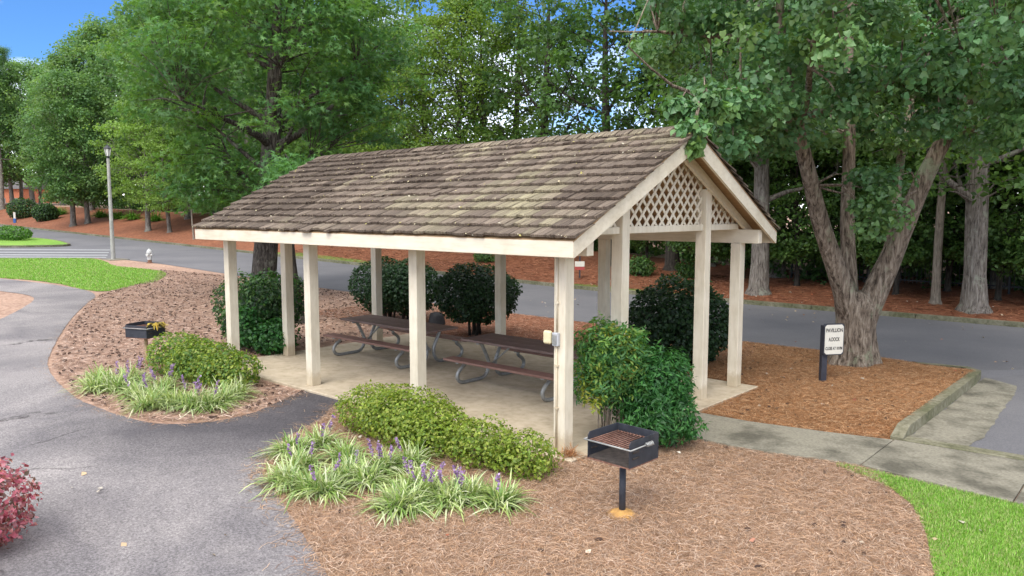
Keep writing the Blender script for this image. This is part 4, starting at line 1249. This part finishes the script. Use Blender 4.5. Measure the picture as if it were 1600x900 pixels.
# woodland behind: one mass of leaves nobody could count
def leaf_mass(name, label, boxes, n, size, cols, seed, rad):
    rng = np.random.default_rng(seed)
    cen = []
    for x0, x1, y0, y1, z0, z1, m_ in boxes:
        for _ in range(m_):
            x, y = rng.uniform(x0, x1), rng.uniform(y0, y1)
            cen.append((x, y, h(x, y) + z0 + (z1 - z0) * rng.random() ** 1.4))
    cen = np.array(cen)
    rd = np.array([rad]) * rng.uniform(.6, 1.4, (len(cen), 1))
    Vv, Ff, Cc = clump_leaves(rng, cen, rd, n, size, 'wide', cols, up=.5)
    return tag(link(name, np_mesh(name, Vv, Ff, 3, Cc, 'leaf')), label, 'undergrowth', kind='stuff')
leaf_mass('undergrowth', 'dark mass of undergrowth along the wood behind the road',
          [(-8, 16, 21.5, 25, .1, 3.0, 240), (-34, -8, 24.5, 27, .1, 2.4, 170), (-95, -34, 25, 28, .1, 3.0, 260)], 75, .2, DARK, 41, (.9, .7, .6))
leaf_mass('woodland_mass', 'deep shaded woodland closing the view behind the trees',
          [(-14, 30, 30, 38, 0, 10, 330), (-46, -14, 34, 42, 0, 5.5, 300), (-130, -46, 33, 42, 0, 10, 420)], 60, .45, DARK, 42, (1.7, 1.2, 1.2))

# ------------------------------------------------------------------ shrubs
def shrub(name, loc, lobes, n, leaf, cols, label, cat='shrub', group=None, templ='leaf', stems=8, stem_h=.5, stem_r=.015, lump=.12, up=.45, mat='leaf', fill=.45, seed=0, stem_mat='bark_dark', spread=.25):
    """lobes: (cx, cy, cz, rx, ry, rz) ellipsoids covered and filled with leaves"""
    rng = np.random.default_rng(100 + seed); rg = random.Random(seed)
    root = tag(empty(name, loc), label, cat, group)
    Vs, Fs, Cs, k0 = [], [], [], 0
    tot = sum(l[3] * l[4] + l[4] * l[5] + l[3] * l[5] for l in lobes)
    for cx_, cy_, cz_, rx, ry, rz in lobes:
        m_ = int(n * (rx * ry + ry * rz + rx * rz) / tot)
        d = rng.normal(size=(m_, 3)); d /= np.linalg.norm(d, axis=1, keepdims=True)
        w = np.array([noise.noise(Vector(v) * 2.6 + Vector((seed * 3.1, 0, 0))) + .5 * noise.noise(Vector(v) * 6) for v in d.tolist()])
        rr_ = np.where(rng.random(m_) < fill, rng.random(m_) ** .5, rng.uniform(.93, 1.06, m_)) * (1 + lump * w)
        pos = np.array([cx_, cy_, cz_]) + d * rr_[:, None] * np.array([rx, ry, rz])
        keep = pos[:, 2] > .02
        pos, d = pos[keep], d[keep]
        nrm = d * .8 + rng.normal(size=pos.shape) * .5 + np.array([0, 0, up])
        Vv, Ff, Cc = leaves(rng, pos, nrm, leaf * rng.uniform(.65, 1.35, len(pos)), templ, palette(rng, len(pos), cols), .1)
        Vs.append(Vv); Fs.append(Ff + k0); Cs.append(Cc); k0 += len(Vv)
    link('foliage', np_mesh('foliage', np.vstack(Vs), np.vstack(Fs), 3, np.vstack(Cs), mat), None, root)
    mb = MB()
    for k in range(stems):
        l = lobes[k % len(lobes)]
        a_ = rg.uniform(0, 2 * PI); s_ = rg.uniform(.05, .5)
        b0 = Vector((l[0] * .6 + math.cos(a_) * spread * rg.random(), l[1] * .6 + math.sin(a_) * spread * rg.random(), -.05))
        e = Vector((l[0] + math.cos(a_) * l[3] * s_, l[1] + math.sin(a_) * l[4] * s_, l[2] + l[5] * .3))
        mb.tube([b0, b0.lerp(e, .5) + Vector((rg.uniform(-.05, .05), rg.uniform(-.05, .05), 0)), e], [stem_r, stem_r * .8, stem_r * .4], 6)
    mb.build('stems', stem_mat, root, smooth=True)
    return root
HOLLY = [(.016, .045, .016), (.026, .065, .022), (.012, .032, .012), (.04, .085, .032)]
AZAL = [(.18, .26, .03), (.26, .34, .045), (.12, .20, .025), (.35, .39, .08)]
NAND = [(.035, .13, .03), (.05, .17, .04), (.07, .20, .045), (.03, .10, .03)]
NANDY = NAND + [(.20, .27, .03), (.30, .30, .03), (.12, .22, .03)]
p_ = col_at(612, 6.1)
shrub('clipped_shrub', p_, [(-.25, 0, 1.0, .95, .95, .75), (.55, .25, 1.0, .75, .8, .72)], 13000, .065, HOLLY, 'broad dark ball-clipped shrub behind the table farther from the outlet post', group='clipped shrubs behind the tables', stems=9, stem_r=.035, seed=1, lump=.13, templ='wide')
p_ = at(742, 525)
shrub('clipped_shrub', p_, [(0.05, 0, 1.06, 1.02, 1.0, .72)], 11000, .065, HOLLY, 'dark round clipped shrub on bare stems behind the table nearer the outlet post', group='clipped shrubs behind the tables', stems=9, stem_r=.035, seed=2, lump=.13, templ='wide')
p_ = col_at(1062, 6.35)
shrub('holly_shrub', p_, [(0, 0, .80, 1.02, 1.0, .92)], 12000, .07, HOLLY + [(.035, .08, .025)], 'large dome-shaped dark holly behind the right-hand gable posts', stems=6, seed=3, lump=.13, templ='wide')
p_ = at(388, 548)
p_ = Vector((-10.0, 1.5, .01))
shrub('evergreen_shrub', p_, [(-.35, 0, .95, .75, .75, .72), (.35, .25, 1.05, .7, .75, .66), (.1, -.2, .55, .8, .6, .5)], 9000, .085, HOLLY + DARK + NAND[:1], 'loose dark evergreen shrub around the left corner post of the pavilion', stems=12, seed=4, lump=.18)
shrub('nandina_shrub', (-8.95, 1.25, .0), [(0, 0, .38, .55, .45, .36), (-.55, -.35, .6, .35, .3, .42)], 2600, .085, NAND, 'low bright nandina at the foot of the evergreen shrub', stems=8, seed=5, lump=.25)
def sprays(nd, lobes, cols, n, seed):
    rng = np.random.default_rng(seed); sp_c = []
    for _ in range(n):
        d = rng.normal(size=3); d /= np.linalg.norm(d); l = lobes[rng.integers(0, len(lobes))]
        sp_c.append(np.array(l[:3]) + d * np.array(l[3:]) * rng.uniform(.95, 1.3))
    sp_c = np.array([c for c in sp_c if c[2] > .12])
    Vv, Ff, Cc = clump_leaves(rng, sp_c, np.tile([[.10, .10, .08]], (len(sp_c), 1)), 26, .08, 'lance', cols, out=.6)
    link('outer_sprays', np_mesh('outer_sprays', Vv, Ff, 3, Cc, 'leaf'), None, nd)
NANDL = [(.07, .19, .06), (.09, .23, .06), (.12, .26, .06), (.20, .30, .05), (.05, .15, .05)]
lob = [(0, 0, 1.22, .42, .40, .36), (-.03, 0, .82, .40, .38, .34), (.12, .1, 1.0, .36, .36, .36)]
nd = shrub('nandina_shrub', (.20, .74, .05), lob, 9500, .085, NANDL, 'tall light green nandina with yellowing sprays beside the corner post', stems=18, stem_r=.011, seed=6, lump=.42, stem_mat='bark_pale', spread=.3, templ='lance', fill=.6)
sprays(nd, lob, NANDL, 50, 65)
rng = np.random.default_rng(66)
cen = np.array([(.28, -.12, 1.42), (.34, -.1, 1.28), (.38, -.08, 1.1), (.36, -.1, .95), (-.05, -.38, .66), (.05, -.36, .58), (-.25, -.32, .98), (.1, -.38, 1.05), (-.12, -.38, .8), (.15, -.2, 1.5)])
Vv, Ff, Cc = clump_leaves(rng, cen, np.tile([[.12, .12, .13]], (10, 1)), 50, .075, 'lance', [(.26, .32, .04), (.36, .36, .05), (.15, .26, .04), (.40, .30, .07)], out=.5)
link('yellow_sprays', np_mesh('yellow_sprays', Vv, Ff, 3, Cc, 'leaf'), None, nd)
lob = [(0, 0, .88, .42, .40, .40), (.08, -.02, .45, .44, .42, .40), (-.2, -.1, .6, .36, .34, .4)]
nd = shrub('nandina_shrub', (.72, 1.12, .0), lob, 9500, .085, NAND, 'lower deep green nandina behind the black grill, next to the yellowing one', stems=12, stem_r=.011, seed=16, lump=.4, stem_mat='bark_pale', spread=.3, templ='lance', fill=.6)
sprays(nd, lob, NAND, 60, 67)
shrub('azalea', (-2.05, -.92, 0), [(-.55, .0, .30, .62, .50, .34), (.15, -.05, .34, .70, .55, .38), (.75, -.1, .28, .5, .45, .32)], 12000, .048, AZAL, 'wide yellow-green azalea mound in front of the middle post', cat='azalea', group='azaleas', stems=14, seed=7, lump=.2)
shrub('azalea', (-.25, -.92, 0), [(-.25, -.05, .26, .45, .40, .29), (.35, .02, .22, .42, .36, .27)], 5200, .045, AZAL, 'smaller sparse azalea beside the foot of the corner post', cat='azalea', group='azaleas', stems=12, seed=8, lump=.3)
shrub('azalea', (-7.75, -.92, 0), [(-.75, -.1, .36, .7, .55, .42), (.1, -.05, .33, .75, .6, .40), (.95, 0, .28, .6, .5, .34)], 9000, .06, AZAL + GREEN[:2], 'broad yellow-green azalea mound beside the tan-post grill', cat='azalea', group='azaleas', stems=14, seed=9, lump=.2)
LORO = [(.42, .10, .15), (.52, .18, .23), (.28, .05, .08), (.10, .07, .05), (.58, .28, .31)]
lb = at(8, 872)
shrub('loropetalum_shrub', (lb.x - .42, lb.y - .15, 0), [(0, 0, .42, .55, .5, .42), (-.5, -.2, .45, .5, .5, .45)], 6500, .055, LORO, 'pink-red leaved shrub on the near edge of the asphalt path', stems=10, seed=10, lump=.25)
for k, (px, Y, rx, rz, lab) in enumerate(((44, 19.5, 1.5, 1.15, 'dark dome shrub at the far bend, left of the round one'), (78, 19.2, 1.15, .95, 'round dark shrub at the far bend beside the pair of trees'))):
    p_ = col_at(px, Y)
    shrub('far_shrub', p_, [(0, 0, rz * .8, rx, rx, rz)], 3500, .16, HOLLY + DARK, lab, group='dark shrubs at the far bend', stems=4, seed=20 + k, templ='wide', lump=.1)
hb = Vector((-57.5, 9.4, h(-57.5, 9.4) + .12))
shrub('hedge', hb, [(0, 0, .4, 2.4, 1.2, .55), (-3, -1.4, .5, 2.4, 1.3, .65), (-6, -2.6, .5, 2.6, 1.4, .65)], 7000, .14, [(.07, .17, .02), (.10, .23, .03), (.05, .12, .02)], 'low clipped bright green hedge on the traffic island', cat='hedge', stems=4, seed=30, templ='wide', lump=.08)
for k, px in enumerate((760, 1000, 1080)):
    p_ = col_at(px, 19.5 + k * .6)
    shrub('verge_shrub', p_, [(0, 0, .35, .6, .5, .42)], 1400, .11, DARK + GREEN[:1], 'small dark shrub on the red straw verge across the road', group='verge shrubs', stems=4, seed=40 + k, lump=.3)

# ------------------------------------------------------------------ liriope and grasses
def tuft(name, loc, nb_, ln, cols, label, group, spikes=0, width=.017, seed=0, cat='plant'):
    rng = np.random.default_rng(seed)
    root = tag(empty(name, loc), label, cat, group)
    k = 6
    az = rng.uniform(0, 2 * PI, nb_); lean = rng.uniform(.2, 1.15, nb_) ** .7; Ls = ln * rng.uniform(.65, 1.15, nb_)
    b0 = rng.normal(0, .055 * ln / .4, (nb_, 2))
    P = np.zeros((nb_, k, 3))
    for j in range(k):
        t = j / (k - 1)
        r_ = Ls * lean * (t * .75 + .25 * t * t)
        P[:, j, 0] = b0[:, 0] + np.cos(az) * r_; P[:, j, 1] = b0[:, 1] + np.sin(az) * r_
        P[:, j, 2] = np.maximum(.008, Ls * ((1.12 - .35 * lean) * t - lean * .78 * t * t))
    Wd = width * np.array([.7, 1, 1, .9, .65, .1])[None] * rng.uniform(.7, 1.2, (nb_, 1))
    side = np.stack([-np.sin(az), np.cos(az), rng.uniform(-.3, .3, nb_)], 1)
    Vv, Ff, Cc = ribbons(P, Wd, side, palette(rng, nb_, cols))
    link('foliage', np_mesh('foliage', Vv, Ff, 4, Cc, 'blade'), None, root)
    if spikes:
        az = rng.uniform(0, 2 * PI, spikes); ll = ln * rng.uniform(.75, 1.05, spikes)
        for q in range(spikes):
            d = Vector((math.cos(az[q]) * .3, math.sin(az[q]) * .3, 1)).normalized()
            b_ = Vector((math.cos(az[q]) * .06, math.sin(az[q]) * .06, 0))
            m_ = 34
            tt = rng.uniform(.55, 1.0, m_)
            pos = np.array([tuple(b_ + d * ll[q] * t) for t in tt]) + rng.normal(0, .006, (m_, 3))
            Vv, Ff, Cc = leaves(rng, pos, rng.normal(size=(m_, 3)), np.full(m_, .03), 'wide', palette(rng, m_, [(.33, .20, .40), (.42, .30, .48), (.24, .13, .30)]))
            link('flower_spike', np_mesh('flower_spike', Vv, Ff, 3, Cc, 'blade'), None, root)
    return root
LIRI = [(.34, .42, .13), (.46, .52, .24), (.62, .64, .42), (.22, .34, .08), (.16, .27, .07)]
near = [(448, 758, 0), (470, 735, 2), (500, 700, 2), (455, 712, 1), (510, 775, 2), (485, 770, 0), (540, 722, 0), (545, 752, 1), (600, 738, 4), (640, 728, 1), (575, 758, 0), (640, 795, 0), (668, 778, 5), (700, 790, 3), (735, 782, 1), (650, 770, 1), (782, 792, 1), (620, 800, 0)]
for k, (px, py, sp_) in enumerate(near):
    p_ = at(px, py)
    if sp_ >= 3:
        lab, gr_ = 'variegated liriope tuft with upright purple flower spikes in the near bed', 'flowering liriope in the near bed'
    else:
        lab, gr_ = 'variegated pale-edged liriope tuft in the bed by the near azaleas', 'liriope tufts in the near bed'
    tuft('liriope_tuft', p_, 240, .44, LIRI, lab, gr_, sp_, seed=200 + k)
for k, (px, py, sp_) in enumerate([(158, 598, 0), (185, 612, 2), (150, 612, 0), (215, 622, 2), (205, 600, 3), (245, 628, 2), (255, 612, 4), (275, 636, 0), (300, 640, 3), (325, 640, 2), (345, 632, 0), (232, 640, 0), (366, 622, 0)]):
    tuft('liriope_tuft', at(px, py), 210, .52, LIRI, 'variegated pale liriope tuft at the asphalt edge of the far-grill bed', 'liriope tufts in the far-grill bed', sp_, seed=300 + k)
for k, px in enumerate((101, 163, 190, 213, 247)):
    p_ = col_at(px, 21.5)
    tuft('ornamental_grass', p_, 220, 1.3, [(.10, .24, .02), (.15, .30, .04), (.07, .17, .02)], 'arching bright green ornamental grass on the far straw bank', 'ornamental grasses on the far bank', 0, .05, 400 + k)

# ------------------------------------------------------------------ straw, lawn blades, litter
def scatter_in(rng, poly, n):
    xs_ = [p[0] for p in poly]; ys_ = [p[1] for p in poly]
    out = []
    while len(out) < n:
        X = rng.uniform(min(xs_), max(xs_), n); Y = rng.uniform(min(ys_), max(ys_), n)
        out += [(x, y) for x, y in zip(X.tolist(), Y.tolist()) if inside(poly, x, y)]
    return np.array(out[:n])
def needles(name, poly, n, cols, seed, ln=.17, wd=.0035, label='fallen pine straw'):
    rng = np.random.default_rng(seed)
    b_ = scatter_in(rng, poly, n)
    z = np.array([h(x, y) for x, y in b_.tolist()])
    az = rng.uniform(0, 2 * PI, n); L_ = ln * rng.uniform(.5, 1.3, n); bend = rng.uniform(-.5, .5, n)
    P = np.zeros((n, 3, 3))
    for j, t in enumerate((-.5, 0, .5)):
        a_ = az + bend * t
        P[:, j, 0] = b_[:, 0] + np.cos(a_) * L_ * t; P[:, j, 1] = b_[:, 1] + np.sin(a_) * L_ * t
        P[:, j, 2] = z + .010 + rng.uniform(0, .026, n) + (0.012 * (1 - 4 * t * t))
    side = np.stack([-np.sin(az), np.cos(az), rng.uniform(-.5, .5, n)], 1)
    Vv, Ff, Cc = ribbons(P, np.tile(np.array([wd, wd, wd * .5]), (n, 1)), side, palette(rng, n, cols, .3))
    tag(link(name, np_mesh(name, Vv, Ff, 4, Cc, 'straw')), label, 'pine straw', kind='stuff')
fb = [p for p in front_bed if p[0] < 5.5]
needles('pine_needles', fb, 120000, [(.34, .21, .125), (.44, .30, .20), (.50, .38, .285), (.23, .12, .065), (.40, .24, .13)], 51, .14, .003, label='tan pine needles strewn over the near bed')
rb_ = [(.40, 3.05), (2.92, 3.5), (2.92, 8.5), (2.6, 9.0), (1.9, 9.3), (.8, 9.5), (-1.5, 9.4), (-1.5, 5.4), (.35, 5.35)]
needles('pine_needles', [p for p in right_bed], 85000, [(.36, .175, .075), (.44, .24, .115), (.24, .105, .04), (.46, .30, .17)], 52, .15, .004, label='orange pine needles strewn over the bed below the pear tree')
lb_ = [(-5.3, -.35), (-4.82, -1.58), (-4.82, -2.25), (-5.36, -2.84), (-6.75, -3.03), (-8.29, -2.98), (-10.85, -2.5), (-13.4, -1.6), (-17.1, 0), (-20.2, 1.5), (-22.5, 2.7), (-26, 6), (-30, 8), (-25, 9.2), (-12, 9.2), (-9, 5), (-9, -.4)]
needles('pine_needles', lb_, 60000, [(.32, .20, .14), (.43, .29, .21), (.53, .40, .32), (.17, .095, .06)], 53, .2, .008, 'faded brown pine needles strewn over the bed by the far grill')
needles('pine_needles', back_bed, 22000, [(.28, .12, .065), (.38, .20, .12), (.20, .075, .04), (.42, .27, .18)], 55, .17, .006, 'red-brown pine needles strewn behind the picnic tables')
vb_ = [(-34, 16.85), (4, 16.85), (4, 21), (-34, 24)]
needles('pine_needles', vb_, 30000, [(.28, .11, .055), (.36, .17, .09), (.18, .06, .03)], 54, .26, .014, 'reddish pine straw on the verge beyond the road')
rng = np.random.default_rng(58)
edge = []
for poly_, cnt in ((fb, 2600), (lb_, 2200)):
    for _ in range(cnt):
        i = rng.integers(0, len(poly_)); p, q = poly_[i], poly_[(i + 1) % len(poly_)]; t = rng.random()
        edge.append((p[0] + (q[0] - p[0]) * t + rng.normal(0, .13), p[1] + (q[1] - p[1]) * t + rng.normal(0, .13)))
edge = np.array(edge); n = len(edge)
az = rng.uniform(0, 2 * PI, n); P = np.zeros((n, 3, 3))
for j, t in enumerate((-.5, 0, .5)):
    P[:, j, 0] = edge[:, 0] + np.cos(az + t * .4) * .15 * t; P[:, j, 1] = edge[:, 1] + np.sin(az + t * .4) * .15 * t
    P[:, j, 2] = np.array([h(x, y) for x, y in edge.tolist()]) + .017 + rng.uniform(0, .006, n)
Vv, Ff, Cc = ribbons(P, np.full((n, 3), .0045), np.stack([-np.sin(az), np.cos(az), np.zeros(n)], 1), palette(rng, n, [(.34, .21, .125), (.45, .31, .2), (.22, .12, .07)], .3))
tag(link('stray_needles', np_mesh('stray_needles', Vv, Ff, 4, Cc, 'straw')), 'stray pine needles along the asphalt edges', 'pine straw', kind='stuff')
# cones and litter
rng = np.random.default_rng(77)
def litter(name, spots, size, cols, label, templ='wide', lift=.02, cat='litter'):
    z = np.array([h(x, y) for x, y in spots.tolist()]) + lift
    pos = np.column_stack([spots, z])
    nrm = rng.normal(size=pos.shape) * .35 + np.array([0, 0, 1])
    Vv, Ff, Cc = leaves(rng, pos, nrm, size * rng.uniform(.6, 1.3, len(pos)), templ, palette(rng, len(pos), cols), 0)
    tag(link(name, np_mesh(name, Vv, Ff, 3, Cc, 'straw')), label, cat, kind='stuff')
litter('fallen_leaves', np.vstack([scatter_in(rng, [(-12, 9.6), (8, 9.6), (8, 16.5), (-12, 16.5)], 110), scatter_in(rng, [(-12, 16.9), (6, 16.9), (6, 19), (-12, 19)], 160), scatter_in(rng, fb, 40), scatter_in(rng, rb_, 35), scatter_in(rng, [(3.6, 1.2), (6, 1.2), (6, -1.5), (4.8, -1.5)], 14), scatter_in(rng, [(-6, -4), (1, -4.2), (0, -6.5), (-6, -6)], 16)]),
       .065, [(.42, .35, .26), (.38, .27, .16), (.46, .41, .33), (.30, .10, .05)], 'scattered fallen leaves on the road and the straw', lift=.035)
# pine cones: little lathes, many over the far-grill bed
def cones(spots, label, s0):
    mb = MB()
    for x, y in spots.tolist():
        s = s0 * rng.uniform(.7, 1.2); az = rng.uniform(0, 6.28); z = h(x, y) + .025
        d = Vector((math.cos(az), math.sin(az), .15)) * s
        c = Vector((x, y, z))
        mb.tube([c - d, c - d * .4, c + d * .4, c + d], [s * .2, s * .55, s * .45, s * .1], 6)
    tag(mb.build('pine_cones', 'cone_brown'), label, 'pine cones', kind='stuff')
cones(scatter_in(rng, lb_, 1800), 'dark pine cones thick over the bed by the far grill', .04)
cones(np.vstack([scatter_in(rng, fb, 45), scatter_in(rng, rb_, 60)]), 'a few dark pine cones in the near beds', .035)
# straw tussock at the foot of the corner post
tuft('straw_tussock', (.2, -.12, .01), 160, .26, [(.34, .15, .06), (.44, .24, .11), (.25, .10, .04)], 'tuft of orange pine straw piled at the foot of the corner post', None, 0, .008, 501, 'pine straw')
# lawn blades
def blades(name, poly, n, ln, wd, label, seed):
    rng = np.random.default_rng(seed)
    b_ = scatter_in(rng, poly, n)
    z = np.array([h(x, y) for x, y in b_.tolist()])
    az = rng.uniform(0, 2 * PI, n); L_ = ln * rng.uniform(.5, 1.3, n); ln_ = rng.uniform(.1, .7, n)
    P = np.zeros((n, 3, 3))
    for j, t in enumerate((0, .55, 1)):
        P[:, j, 0] = b_[:, 0] + np.cos(az) * L_ * ln_ * t * t; P[:, j, 1] = b_[:, 1] + np.sin(az) * L_ * ln_ * t * t
        P[:, j, 2] = z + .010 + L_ * t * (1 - .25 * ln_ * t)
    side = np.stack([-np.sin(az), np.cos(az), np.zeros(n)], 1)
    Vv, Ff, Cc = ribbons(P, np.tile(np.array([wd, wd * .8, wd * .1]), (n, 1)), side, palette(rng, n, [(.13, .31, .025), (.18, .40, .04), (.25, .44, .06), (.32, .42, .12), (.38, .38, .17)]))
    tag(link(name, np_mesh(name, Vv, Ff, 4, Cc, 'blade')), label, 'grass', kind='stuff')
blades('grass', [p for p in lawn_r if p[0] < 6.5], 60000, .04, .006, 'short bright lawn grass beside the front walk', 61)
blades('grass', [p for p in lawn_l if p[0] > -43], 50000, .06, .025, 'short bright lawn grass beside the far footpath', 62)
